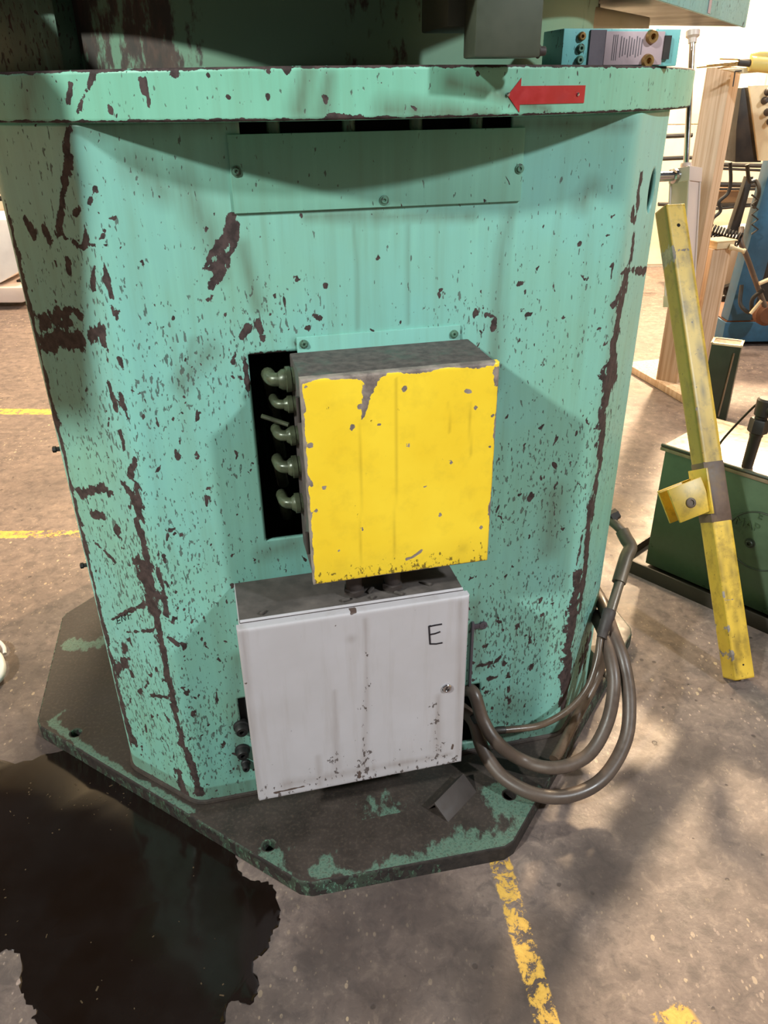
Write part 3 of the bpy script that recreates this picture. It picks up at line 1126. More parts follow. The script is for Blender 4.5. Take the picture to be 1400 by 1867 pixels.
# light channel under the right arm
ch = MB()
ch.box(G(.62, .50, 1.622), (.36, .10, .05), rotuv(math.radians(42)), .008)
ch.done('channel', simple('tan_greasy_steel', (134, 118, 92), .4, .3, .3, 10, (70, 58, 44), .5), mach)

# hanging bracket above the rim
hb_ = MB()
q0 = loc(ov(865, 105, -.19))
q1 = loc(ov(985, 104, -.19))
hb_.box(G((q0.x + q1.x) / 2, -.165, (q0.z + 1.664) / 2), (q1.x - q0.x, .05, 1.664 - q0.z), rotuv(), .004)
hb_.box(G((q0.x + q1.x) / 2 - .02, -.08, 1.62), (q1.x - q0.x + .01, .13, .085), rotuv(), .004)
hang = hb_.done('hanging_bracket', simple('olive_bracket_enamel', (66, 72, 58), .55, 0, .3, 14, (60, 52, 44), .5), mach)
hexbolt(G(q1.x + .004, -.17, q0.z + .008), UD, .006, .01, m_iron, hang, 'bolt')

# valve block with label
vb0 = loc(ov(1030, 48, .02))
vb1 = loc(ov(1240, 122, .02))
vz0, vz1 = 1.5335, 1.587
va = MB()
vu0, vu1 = .312, .522
va.box(G((vu0 + vu1) / 2, .06, (vz0 + vz1) / 2), (vu1 - vu0, .08, vz1 - vz0), rotuv(), .002)
vblock = va.done('valve_block', paint('teal_enamel_block', (120, 190, 190), (110, 178, 172), CHIP, .5, slant=.2), mach)
gp = MB()
gp.box(G(.372, .0185, (vz0 + vz1) / 2), (.028, .003, vz1 - vz0 - .004), rotuv())
gp.done('grey_face', m_greymetal, vblock)
lb = MB()
lb.box(G(.438, .0175, (vz0 + vz1) / 2 - .001), (.106, .0025, vz1 - vz0 - .006), rotuv(), .0008)
lab = lb.done('rating_label', m_label, vblock, 'pale pink-grey data label with faint print')
pr = MB()
for k in range(9):
    xx = .413 + k * .0047
    pr.box(G(xx, .016, (vz0 + vz1) / 2 + .001), (.0012, .0006, .030 - (k % 3) * .004), rotuv())
for k in range(3):
    pr.box(G(.399 + k * .0035, .016, (vz0 + vz1) / 2), (.0009, .0006, .036), rotuv())
pr.done('print_lines', m_labelink, lab)
for k in range(3):
    z = vz1 - .011 - k * .0165
    MB().lathe(G(.343, .020, z), -VD, [(0, .0065), (.004, .0065), (.006, .005), (.006, .0025), (.002, .0022)], 18).done('port_plug', m_brass if k == 0 else m_teal_dirty, vblock)
for (x, y) in ((1188, 67), (1180, 111)):
    q = loc(ov(x, y, .015))
    MB().lathe(G(q.x, .018, q.z), -VD, [(0, .0105), (.004, .0105), (.009, .009), (.009, .0045), (.002, .004)], 20).done('brass_fitting', m_brass, vblock)
nt = MB()
nt.box(G(.497, .0165, (vz0 + vz1) / 2), (.012, .004, .034), rotuv())
nt.done('notch_cover', m_black_metal, vblock)

# connectors beside the white cabinet (left) -------------------
for (x, y, r) in ((441, 1335, .0155), (443, 1378, .0150), (449, 1402, .0095)):
    q = loc(ov(x, y, -.02))
    p = G(q.x, .005, q.z)
    b = MB()
    b.lathe(p, -VD, [(0, r * 1.15), (.010, r * 1.15), (.012, r * .95), (.024, r * .92), (.028, r * .75), (.028, r * .35), (.02, r * .3)], 20)
    b.done('cable_connector', m_black, mach)
pk = MB()
pk.box(G(-.318, .013, .285), (.06, .006, .13), rotuv())
pk.done('connector_backing', m_dark_inside, mach)

# grommet smudge lug on right of the white cabinet
q = loc(ov(880, 1139, 0))
lg = MB()
lg.box(G(q.x - .008, -.002, q.z), (.034, .004, .012), rotuv(), .001)
lg.lathe(G(q.x, -.0005, q.z), -VD, [(0, .010), (.004, .010), (.0045, .0085), (.0045, .004), (.003, .0035)], 20)
q3 = loc(ov(858, 1190, 0))
lg.box(G(q3.x, -.004, q3.z - .01), (.006, .008, .20), rotuv(), .001)
lg.done('mounting_lug', m_greymetal, mach)

# ------------------------------------------------------------------ yellow junction box
yb = empty('junction_box', G(0, -.06, .71), 'junction box with a bright yellow chipped door, bolted to the teal pedestal', 'box')
YU0, YU1, YZ0, YZ1, YV = -.170, .166, .712, 1.103, -.157
fl_ = MB()
q0, q1 = loc(ov(540, 616, 0)), loc(ov(838, 598, 0))
fl_.box(G((q0.x + q1.x) / 2, -.002, 1.02), (q1.x - q0.x, .004, .215), rotuv(), .0015)
flg = fl_.done('mounting_flange', m_teal, yb)
for (x, y) in ((553, 624), (826, 606)):
    q = loc(ov(x, y, 0))
    hexbolt(G(q.x, -.004, q.z - .002), -VD, .0052, .004, m_teal_dirty, flg)
bd = MB()
bd.box(G((YU0 + YU1) / 2, (YV + .016) / 2 - .002, (YZ0 + YZ1) / 2), (YU1 - YU0 - .006, -YV - .014, YZ1 - YZ0 - .005), rotuv(), .003)
body = bd.done('box_body', m_ytop, yb)


def panel(name, u0, u1, z0, z1, v, depth, mat, parent, wearf, round_=.004, step=.0045, tilt=0.0):
    """door: gridded front face, rolled edge and returned sides"""
    us = np.linspace(u0 + round_, u1 - round_, int((u1 - u0) / step))
    zs = np.linspace(z0 + round_, z1 - round_, int((z1 - z0) / step))
    V_, F_ = [], []
    n, m = len(us), len(zs)
    for x in us:
        for z in zs: V_.append((x, v, z))
    for i in range(n - 1):
        for j in range(m - 1): F_.append((i * m + j, (i + 1) * m + j, (i + 1) * m + j + 1, i * m + j + 1))
    bord = [i * m for i in range(n)] + [(n - 1) * m + j for j in range(1, m)] + [i * m + m - 1 for i in range(n - 2, -1, -1)] + [j for j in range(m - 2, 0, -1)]
    prev = bord
    cx, cz = (u0 + u1) / 2, (z0 + z1) / 2
    for (off, dv) in ((.6, .15), (.9, .5), (1.0, 1.0), (1.0, depth / round_)):
        cur = []
        for k in bord:
            x, _, z = V_[k]
            ox = -round_ * off if abs(x - us[0]) < 1e-6 else (round_ * off if abs(x - us[-1]) < 1e-6 else 0)
            oz_ = -round_ * off if abs(z - zs[0]) < 1e-6 else (round_ * off if abs(z - zs[-1]) < 1e-6 else 0)
            cur.append(len(V_))
            V_.append((x + ox, v + round_ * dv, z + oz_))
        L = len(bord)
        for k in range(L): F_.append((prev[k], prev[(k + 1) % L], cur[(k + 1) % L], cur[k]))
        prev = cur
    F_.append(tuple(prev[::-1]))
    me = bpy.data.meshes.new(name)
    me.from_pydata([tuple(G(*p)) for p in V_], [], F_)
    me.update()
    bmm = bmesh.new()
    bmm.from_mesh(me)
    bmesh.ops.recalc_face_normals(bmm, faces=bmm.faces)
    bmm.to_mesh(me)
    bmm.free()
    A = np.array(V_)
    Rr, Gg, Bb = wearf(A[:, [0, 2]])
    set_attr(me, Rr, Gg, Bb)
    return link(name, me, mat, parent, smooth=50)


def KV(v, pts):
    return [(lambda q: (q.x, q.z, w * .001))(loc(ov(x, y, v))) for x, y, w in pts]


def ywear(P):
    r = [KV(YV, p) for p in [[(676, 688, 14), (670, 715, 8), (661, 765, 2)], [(737, 709, 5)], [(850, 713, 4), (857, 715, 3)], [(643, 777, 5), (640, 783, 4)], [(655, 742, 4)], [(691, 774, 3)], [(744, 812, 4)], [(775, 817, 2)], [(818, 838, 2), (823, 844, 4)],
                             [(591, 889, 4)], [(576, 931, 4)], [(658, 962, 3), (660, 966, 3)], [(740, 1020, 3), (755, 1014, 3), (768, 1004, 3)], [(802, 939, 4)], [(877, 962, 4)], [(893, 814, 4)], [(892, 937, 3)], [(867, 743, 4)], [(808, 733, 3)],
                             [(566, 812, 5)], [(562, 1062, 14)], [(568, 1040, 5)], [(775, 888, 3)], [(551, 735, 3), (556, 750, 3)], [(560, 870, 4), (568, 885, 3)], [(618, 1005, 3)], [(905, 675, 7), (906, 700, 6)], [(898, 758, 3)], [(558, 705, 3)],
                             [(600, 690, 3), (700, 682, 4)]]]
    r += [[(YU0, z, .0022 + .002 * math.sin(z * 90) ** 2) for z in np.arange(YZ0, YZ1, .012)], [(YU1, z, .0015 + .0035 * max(0, math.sin(z * 40)) ** 3) for z in np.arange(YZ0, YZ1, .012)],
          [(u, YZ1, .0045 + .003 * math.sin(u * 60)) for u in np.arange(YU0, YU1, .012)], [(u, YZ0, .0022) for u in np.arange(YU0, YU1, .012)]]
    g = np.clip(1 - (P[:, 1] - YZ0) / .055, 0, 1) * 1.0 + .12
    b = field(P, [KV(YV, p) for p in [[(657, 770, 1.3), (658, 930, 1.3), (657, 1040, 1.3)], [(722, 690, 1.3), (723, 840, 1.5), (718, 1030, 1.2)], [(845, 1000, 10)], [(856, 735, 2), (858, 830, 1.5)], [(818, 735, 1.5), (820, 790, 1)]]]) * .42
    b = np.maximum(b, np.clip(1 - (P[:, 1] - YZ0) / .07, 0, 1) * .25)
    return field(P, r), g, b


ydoor = panel('door', YU0, YU1, YZ0, YZ1, YV, .016, m_ydoor, yb, ywear)
gk = MB()
gk.box(G((YU0 + YU1) / 2, YV + .0195, (YZ0 + YZ1) / 2), (YU1 - YU0 - .004, .004, YZ1 - YZ0 - .004), rotuv(), .001)
gk.done('door_gasket', m_teal_dirty, yb)
for z in (1.045, .79):
    hg = MB()
    hg.cyl(G(YU0 - .003, YV + .022, z - .022), G(YU0 - .003, YV + .022, z + .022), .0035, seg=10)
    hg.done('hinge', m_iron, yb)
for (x, y, r, ln) in ((505, 693, .0195, .030), (518, 738, .0135, .024), (522, 795, .016, .024), (527, 852, .0185, .026), (532, 918, .017, .024)):
    q = loc(ov(x + 20, y, -.05))
    g_ = MB()
    st = G(YU0 + .006, -.045, q.z)
    g_.lathe(st, -UD, [(0, r * 1.05), (.008, r * 1.05), (.009, r * 1.15), (.017, r * 1.15), (.018, r * .95), (ln * .8, r * .92), (ln, r * .7)], 6 if r < .013 else 14)
    pts = [st - UD * ln * .75, st - UD * (ln + .010) + VD * .008, st - UD * (ln + .014) + VD * .035, st - UD * (ln + .010) + VD * .075 - Vector((0, 0, .02)), st - UD * (ln + .0) + VD * .12 - Vector((0, 0, .09))]
    g_.tube(spline(pts, 5), r * .62, 12)
    g_.done('cable_gland', m_gland, yb)
sx = MB()
q = loc(ov(478, 762, -.03))
sx.tube([G(q.x, -.02, q.z), G(YU0 - .012, -.045, q.z - .012)], .0042, 10)
sx.done('wire_stub', m_gland, yb)
for (x, y) in ((645, 1060), (715, 1052)):
    q = loc(ov(x, y, -.10))
    c = MB()
    c.cyl(G(q.x, -.10, .645), G(q.x, -.10, YZ0 + .004), .0160, seg=18)
    c.lathe(G(q.x, -.10, .6462), (0, 0, 1), [(0, .0215), (.010, .0215), (.012, .018)], 6)
    c.done('conduit', m_iron, yb)

# ------------------------------------------------------------------ white cabinet
wc = empty('control_cabinet', G(-.09, -.08, .19), 'dirty white control cabinet with a handwritten E, below the yellow box', 'cabinet')
WU0, WU1, WZ0, WZ1, WV = -.317, .133, .189, .642, -.158
bd = MB()
bd.box(G((WU0 + WU1) / 2, (WV + .018) / 2, (WZ0 + WZ1) / 2), (WU1 - WU0 - .010, -WV - .018, WZ1 - WZ0 - .008), rotuv(), .003)
bd.done('cabinet_body', m_white, wc)
tp = MB()
tp.box(G((WU0 + WU1) / 2, -.071, WZ1 - .0025), (WU1 - WU0 - .014, .136, .002), rotuv(), .0008)
tp.done('grease_layer', m_dusty, wc, 'dark greasy dust on the cabinet top')
lp = MB()
lp.tube([G(WU0 + .008, WV + .022, WZ1 - .001), G(WU1 - .008, WV + .022, WZ1 - .001)], .0032, 8)
lp.done('rain_lip', m_white, wc)


def wwear(P):
    r = [KV(WV, p) for p in [[(437, 1140, 2), (470, 1135, 2)], [(612, 1142, 2.2)], [(640, 1120, 2), (650, 1116, 2)], [(483, 1447, 4)], [(500, 1446, 3), (560, 1432, 2)], [(655, 1417, 4), (655, 1405, 1.5)], [(640, 1200, 2)], [(582, 1236, 2)], [(665, 1225, 1.2)], [(673, 1281, 1.4)], [(824, 1365, 3), (826, 1358, 2)], [(795, 1383, 2)], [(737, 1344, 1.5), (738, 1348, 1.5)], [(628, 1424, 3)], [(670, 1185, 1.2)], [(445, 1245, 2.4), (455, 1248, 1.5)]]]
    r += [[(u, WZ0, .0012 + .0016 * math.sin(u * 70) ** 2) for u in np.arange(WU0, WU1, .01)]]
    b = field(P, [KV(WV, p) for p in [[(665, 1130, 4), (668, 1200, 3), (668, 1290, 5), (664, 1400, 7)], [(610, 1260, 3), (615, 1400, 7)], [(800, 1270, 6), (798, 1370, 9)], [(640, 1165, 7)], [(440, 1150, 6), (470, 1440, 6)], [(520, 1430, 10), (820, 1375, 5)], [(580, 1380, 5), (583, 1430, 6)], [(840, 1100, 6), (835, 1380, 5)], [(545, 1115, 3), (800, 1092, 3)]]])
    g = .15 + np.clip(1 - (P[:, 1] - WZ0) / .12, 0, 1) * .75 + field(P, [KV(WV, p) for p in [[(668, 1190, 8), (665, 1410, 14)], [(790, 1280, 12), (800, 1370, 14)], [(612, 1380, 14)]]]) * .75
    return field(P, r), g, b * .42


wdoor = panel('door', WU0, WU1, WZ0, WZ1 - .004, WV, .018, m_white, wc, wwear, .005)
# lock
q = loc(ov(814, 1254, WV))
lk = MB()
lk.lathe(G(q.x, WV, q.z), -VD, [(0, .0105), (.003, .0105), (.0045, .009), (.0045, .0062), (.002, .006)], 24)
lock = lk.done('lock', m_chrome, wdoor)
MB().box(G(q.x, WV - .0028, q.z), (.0022, .003, .0085), rotuv() @ Matrix.Rotation(.4, 3, 'Y')).done('lock_pin', m_iron, lock)
# handwritten E
ink = MB()


def stroke(pts, r=.0016):
    P_ = [ov(x, y, WV - .0006) for x, y in pts]
    for a_, b_ in zip(P_[:-1], P_[1:]):
        d_ = b_ - a_
        ang_ = math.atan2(d_.z, d_.dot(UD))
        ink.box((a_ + b_) / 2, (d_.length + r * .8, .0006, r * 2), rotuv() @ Matrix.Rotation(-ang_, 3, 'Y'))


stroke([(785, 1141), (782, 1142), (783, 1158), (784, 1174)])
stroke([(784, 1142), (793, 1140), (805, 1138)])
stroke([(784, 1157), (794, 1155), (802, 1152)])
stroke([(784, 1174), (795, 1174), (806, 1172)])
ink.done('marker_letter', m_ink, wdoor, 'black handwritten letter E')
# debris on the cabinet top
rr = random.Random(5)
for i in range(7):
    uu, vv = rr.uniform(-.27, .08), rr.uniform(-.13, -.09)
    MB().box(G(uu, vv, WZ1 + .0025), (rr.uniform(.008, .022), .006, .005), rotuv(rr.uniform(-1, 1)), .0015).done('dust_lump', m_dusty, wc)

# ------------------------------------------------------------------ angle iron on the base plate
ai = MB()
r0 = oz(845, 1410, .075)
r1 = oz(792, 1464, .075)
ax = (r1 - r0)
axn = ax.normalized()
sd_ = Vector((-axn.y, axn.x, 0))
if sd_.x < 0: sd_ = -sd_
legR = (oz(872, 1438, HB + .001) - r0)
R2 = sd_ * .040 + Vector((0, 0, -.033))
L2 = -sd_ * .022 + Vector((0, 0, -.033))
th = .006
prof_pts = [r0, r0 + R2, r0 + R2 - sd_ * th, r0 + Vector((0, 0, -th * 1.2)), r0 + L2 + sd_ * th, r0 + L2]
ai.prism(prof_pts, ax, .0008)
aio = ai.done('angle_iron', m_iron, None)
tag(aio, 'short dark piece of angle iron lying on the base plate below the white cabinet', 'steel offcut')

# ------------------------------------------------------------------ hoses and pipe at the right foot
def hose(name, pts, r, mat, label, cat='hose', per=9):
    b = MB()
    b.tube(spline(pts, per), r, 16)
    o = b.done(name, mat)
    tag(o, label, cat, 'hoses and cables curling round the pedestal foot')
    return o


HU = lambda x, y, z: oz(x, y, z)
h1 = hose('cable_hose', [G(.185, .03, .225), ov(862, 1262, -.012), ov(880, 1312, -.05), ov(905, 1352, -.085), HU(950, 1385, .085), HU(1010, 1400, .080), HU(1070, 1378, .10), HU(1106, 1320, .16), HU(1119, 1250, .235), HU(1112, 1195, .28), HU(1101, 1155, .30), HU(1084, 1120, .30)],
          .0160, m_hose, 'thick dark cable, upper loop of the two leaving the hole beside the white cabinet')
h2 = hose('cable_hose', [G(.195, .03, .165), ov(864, 1316, -.02), ov(880, 1365, -.07), HU(915, 1415, .085), HU(975, 1448, .070), HU(1040, 1450, .062), HU(1100, 1418, .075), HU(1140, 1350, .13), HU(1147, 1275, .20), HU(1136, 1205, .27), HU(1116, 1150, .31), HU(1100, 1105, .33), HU(1084, 1075, .32)],
          .0165, m_hose, 'thick dark cable, lower and widest loop hanging over the base plate edge')
MB().lathe(ov(868, 1300, -.03), (ov(880, 1312, -.05) - ov(868, 1290, -.03)), [(0, .0175), (.01, .0178), (.02, .0172)], 16).done('tape_band', m_black, h1)
h3 = hose('thin_hose', [ov(908, 1331, -.045), ov(930, 1330, -.045), ov(985, 1322, -.045), HU(1035, 1295, .17), HU(1070, 1255, .215), HU(1088, 1205, .27), HU(1094, 1165, .31), HU(1100, 1130, .34)],
          .0085, m_hose2, 'thin oily hose running along the foot of the pedestal to the pipe')
MB().lathe(ov(900, 1332, -.045), (ov(930, 1330, -.045) - ov(900, 1332, -.045)), [(0, .0065), (.01, .0095), (.028, .0095), (.03, .008)], 12).done('hose_fitting', m_black_metal, h3)
h4 = hose('cable_hose', [HU(1100, 1180, .24), HU(1092, 1225, .16), HU(1060, 1290, .10), HU(1030, 1350, .07), HU(1010, 1385, .062)], .013, m_hose2, 'short dark hose lying closest to the pedestal corner, behind the loops')

pp = MB()
e0, e1 = od(1106, 944, 2.02), od(1134, 968, 2.0)
e2, e3 = od(1149, 998, 1.98), od(1136, 1040, 1.95)
e4 = od(1101, 1155, 1.90)
D0 = od(1095, 935, 2.05)
pp.tube([e3, e4], .0125, 16)
pipe = pp.done('rigid_pipe', m_pipe)
tag(pipe, 'grey rusty pipe with an elbow rising beside the right edge of the pedestal', 'pipe')
MB().tube(spline([od(1128, 1022 + 40, 1.94), od(1141, 1018, 1.965), e2, e1 + (e2 - e1) * .45, e1], 7), .0175, 16).done('elbow', m_pipe, pipe)
MB().tube(spline([e1, od(1118, 953, 2.01), D0], 5), .0120, 14).done('upper_pipe', m_pipe, pipe)
MB().lathe(od(1112, 944, 2.02), Vector((.5, .15, .25)), [(0, .020), (.012, .020), (.013, .015), (.024, .015)], 6).done('pipe_clamp', m_iron, pipe)
dn = (e4 - e3).normalized()
MB().lathe(od(1112, 1112, 1.915), dn, [(0, .0145), (.004, .0165), (.022, .0165), (.026, .0150), (.05, .0155), (.054, .013), (.075, .012)], 16).done('coupling', m_iron, pipe)
st = MB()
a_, b_ = oz(1093, 1221, .15), oz(1124, 1240, .15)
st.tube([a_, b_], .0105, 16)
st.lathe(b_, (b_ - a_), [(0, .0105), (.001, .0105), (.001, .0085), (-.01, .008)], 16)
sto = st.done('pipe_stub', m_pipe)
tag(sto, 'short open grey pipe stub poking out between the looped cables', 'pipe')
# small bracket plate carrying the stub
bk = MB()
q = oz(1085, 1235, .05)
bk.box(q + Vector((0, .01, .045)), (.045, .03, .10), rotuv(), .002)
bko = bk.done('pipe_bracket', m_pipe)
tag(bko, 'small pale metal bracket standing on the base plate behind the cables', 'bracket')

# ------------------------------------------------------------------ oil puddle
op = [(-60, 1395), (30, 1392), (95, 1372), (150, 1368), (215, 1405), (262, 1436), (330, 1478), (385, 1512), (425, 1546), (436, 1585), (458, 1605), (492, 1612), (505, 1640), (512, 1672), (498, 1700), (484, 1735), (462, 1760), (470, 1800), (455, 1832),
      (420, 1826), (405, 1870), (330, 1890), (200, 1900), (90, 1880), (62, 1858), (66, 1838), (42, 1820), (38, 1790), (36, 1745), (8, 1732), (-60, 1725)]
pts = [oz(x, y, .0) for x, y in op]
rr = random.Random(11)
sm = []
n = len(pts)
for i in range(n):
    P_ = [pts[i - 1], pts[i], pts[(i + 1) % n], pts[(i + 2) % n]]
    for k in range(5):
        t_ = k / 5
        a_, b_, c_, d_ = P_
        q = .5 * ((2 * b_) + (c_ - a_) * t_ + (2 * a_ - 5 * b_ + 4 * c_ - d_) * t_ * t_ + (3 * b_ - a_ - 3 * c_ + d_) * t_ ** 3)
        q = q + Vector((rr.uniform(-.004, .004), rr.uniform(-.004, .004), 0))
        sm.append(q)
bm = bmesh.new()
vs = [bm.verts.new((p.x, p.y, .0006)) for p in sm]
cen = sum(sm, Vector()) / len(sm)
bmesh.ops.triangle_fill(bm, edges=[bm.edges.new((vs[i], vs[(i + 1) % len(vs)])) for i in range(len(vs))], use_beauty=True)
ret = bmesh.ops.extrude_face_region(bm, geom=list(bm.faces))
tv = [g for g in ret['geom'] if isinstance(g, bmesh.types.BMVert)]
for v in tv:
    v.co.z = .0022
    d_ = (cen - v.co)
    d_.z = 0
    v.co += d_.normalized() * .004
bmesh.ops.recalc_face_normals(bm, faces=bm.faces)
me = bpy.data.meshes.new('oil_puddle')
bm.to_mesh(me)
bm.free()
pud = link('oil_puddle', me, m_oil, smooth=60)
tag(pud, 'wide black oil puddle spread over the concrete in front of the base plate', 'puddle')
chips = MB()
for i in range(80):
    px, py = rr.uniform(0, 440), rr.uniform(1420, 1840)
    if i < 45: px, py = rr.uniform(0, 240), rr.gauss(1455, 22)
    if py < 1400 or (px > 230 and py < 1400 + (px - 200) * .75) or (px < 60 and py > 1720): continue
    q = oz(px, py, .0024)
    chips.box(q, (rr.uniform(.001, .004) * rr.choice((1, 1, 1, 2.4)), rr.uniform(.001, .004), .0008), Matrix.Rotation(rr.uniform(0, 3), 3, 'Z'))
co_ = chips.done('floating_flakes', simple('rust_flakes', (84, 66, 44), .6, 0, .5, 90, (60, 50, 40), .5), pud, 'tan flakes scattered in the oil')
co_['kind'] = 'stuff'

# white scrap at the left frame edge
ws = MB()
ws.tube(spline([oz(-14, 1248, .012), oz(0, 1235, .02), oz(4, 1215, .03), oz(-4, 1195, .034), oz(-16, 1200, .03)], 6), [.008, .009, .010, .011, .012] * 5 if False else .011, 12)
ws.tube(spline([oz(-16, 1170, .012), oz(-2, 1170, .02), oz(7, 1180, .022), oz(9, 1192, .016)], 6), .0055, 10)
wso = ws.done('plastic_scrap', m_white_scrap)
tag(wso, 'small crumpled white plastic scrap on the floor at the left edge', 'scrap')

# ------------------------------------------------------------------ leaning yellow post
B0 = oz(1344, 1243, 0)
T0 = od(1219, 392, 2.25)
axp = (T0 - B0)
Lp = axp.length
axn = axp.normalized()
view = ((B0 + T0) / 2 - EYE).normalized()
side_ = axn.cross(view).normalized()
if side_.x < 0: side_ = -side_
front_ = side_.cross(axn).normalized()
if front_.dot(view) > 0: front_ = -front_
# turn the square tube so its left face shows too
tw = math.radians(33)
fx = (side_ * math.cos(tw) - front_ * math.sin(tw)).normalized()
fy = axn.cross(fx).normalized()
if fy.dot(front_) > 0: fy = -fy     # fy points away from the viewer
WD, DP = .064, .062
RM = Matrix((fx, fy, axn)).transposed()
if RM.determinant() < 0:
    RM = Matrix((fx, -fy, axn)).transposed()
    fy = -fy
yp = empty('yellow_post', B0, 'yellow square steel post leaning back against the machine, worn brown in the middle', 'post')
ctr = B0 + axn * (Lp / 2)
# open hollow tube: gridded so it can carry wear
pv, pf, pc_ = [], [], []
per = []
for (a0, b0) in (((-1, -1), (1, -1)), ((1, -1), (1, 1)), ((1, 1), (-1, 1)), ((-1, 1), (-1, -1))):
    for k in range(10):
        t_ = k / 10
        x = (a0[0] + (b0[0] - a0[0]) * t_) * WD / 2
        y = (a0[1] + (b0[1] - a0[1]) * t_) * DP / 2
        per.append((x, y))
rnd = []
for (x, y) in per:   # round the corners
    r = .006
    cx_ = max(-WD / 2 + r, min(WD / 2 - r, x))
    cy_ = max(-DP / 2 + r, min(DP / 2 - r, y))
    d_ = Vector((x - cx_, y - cy_))
    if d_.length > r: d_ = d_.normalized() * r
    rnd.append((cx_ + d_.x, cy_ + d_.y))
NL = 260
for j in range(NL + 1):
    h = Lp * j / NL
    for (x, y) in rnd:
        pv.append(B0 + axn * h + fx * x + fy * y)
        pc_.append((x, y, h))
m_ = len(rnd)
for j in range(NL):
    for k in range(m_):
        pf.append((j * m_ + k, j * m_ + (k + 1) % m_, (j + 1) * m_ + (k + 1) % m_, (j + 1) * m_ + k))
low = min(p.z for p in pv)
lift = Vector((0, 0, -low + .001))
pv = [p + lift for p in pv]
me = bpy.data.meshes.new('tube')
me.from_pydata([tuple(p) for p in pv], [], pf)
bmm = bmesh.new()
bmm.from_mesh(me)
bmesh.ops.recalc_face_normals(bmm, faces=bmm.faces)
bmm.to_mesh(me)
bmm.free()
pa = np.array(pc_)
rr = random.Random(21)
Rr = np.zeros(len(pa))
Bb = np.zeros(len(pa))
hp = lambda ypx: next((h for h in np.arange(0, Lp, .004) if proj(B0 + axn * h)[1] < ypx), Lp)
hb0, hb1 = hp(962), hp(852)
edge_l = (pa[:, 0] < -WD / 2 + .009)
fr = (pa[:, 1] * (1 if fy.dot(front_) < 0 else -1) < 0)
for (yy, ww) in ((480, .010), (1090, .004), (1150, .005), (760, .004), (1200, .006)):
    hh_ = hp(yy)
    d = np.hypot((pa[:, 0] + WD / 2 - .004) * 1.4, (pa[:, 2] - hh_) * .35)
    Rr = np.maximum(Rr, np.clip(1 - .5 * d / ww, 0, 1))
for (yy, ww, xx) in ((475, .006, 0.0), (560, .0, 0), (1100, .003, .02)):
    if ww: Rr = np.maximum(Rr, .62 * np.clip(1 - .5 * np.abs(pa[:, 2] - hp(yy)) / ww, 0, 1) * (np.abs(pa[:, 0]) < .03))
for _ in range(60):
    hh_ = rr.uniform(0, Lp)
    xx = rr.uniform(-.03, .03)
    d = np.hypot(pa[:, 0] - xx, (pa[:, 2] - hh_) * .3)
    Bb = np.maximum(Bb, np.clip(1 - d / rr.uniform(.006, .018), 0, 1) * rr.uniform(.3, .9))
side_shade = np.clip((-pa[:, 0] - WD / 2 + .006) / .004, 0, 1)
Bb = np.maximum(Bb, side_shade * (.35 + .55 * pa[:, 2] / Lp))  # shade painted into the left face colour, deeper towards the top
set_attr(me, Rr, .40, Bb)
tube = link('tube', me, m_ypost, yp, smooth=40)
sd = tube.modifiers.new('wall', 'SOLIDIFY')
sd.thickness = .004
sd.offset = -1
# brown rubbed band
bn = MB()
hm = (hb0 + hb1) / 2
bn.box(B0 + lift + axn * hm, (WD + .0016, DP + .0016, hb1 - hb0), RM, .005, 2)
bn.done('worn_band', m_worn_brown, yp, 'dark brown rubbed band')
# holes near the ends
fn = -fy if fy.dot(front_) < 0 else fy
for ypx, r in ((432, .0052), (1219, .0028)):
    hh_ = hp(ypx)
    MB().lathe(B0 + lift + axn * hh_ + fn * (DP / 2 - .0035), fn, [(0, r), (.0041, r)], 20).done('hole', m_dark_inside, yp)
# clevis bracket: base plate along the tube and two cheeks
bk = MB()
fside = -fx
hc = hp(905)
base_c = B0 + lift + axn * hc + fside * (WD / 2 + .003) + fn * .004
outd = (-side_ * .90 - axn * .24 + front_ * .46).normalized()
zz_ = (axn - outd * axn.dot(outd)).normalized()
yy_ = zz_.cross(outd).normalized()
RB = Matrix((outd, yy_, zz_)).transposed()
bk.box(base_c, (.006, .090, .130), RM, .0015)
bk.done('bracket_plate', m_ypost, yp)
for k, dy in ((0, -.032), (1, .032)):
    ck = MB()
    cc_ = base_c + outd * .052 + yy_ * dy - axn * .006
    ck.box(cc_, (.104, .008, .100), RB, .0015)
    cko = ck.done('cheek', m_ypost, yp)
    nrm = yy_ if yy_.dot(view) < 0 else -yy_
    if (cc_ - EYE).dot(view) < (base_c + outd * .050 - axn * .006 - EYE).dot(view):
        MB().lathe(cc_ + nrm * .0032 + outd * .003 - zz_ * .008, nrm, [(0, .0145), (.003, .0145), (.0038, .012), (.0038, .0085), (.001, .008), (.001, .001)], 24).done('bushing', m_worn_brown, cko)

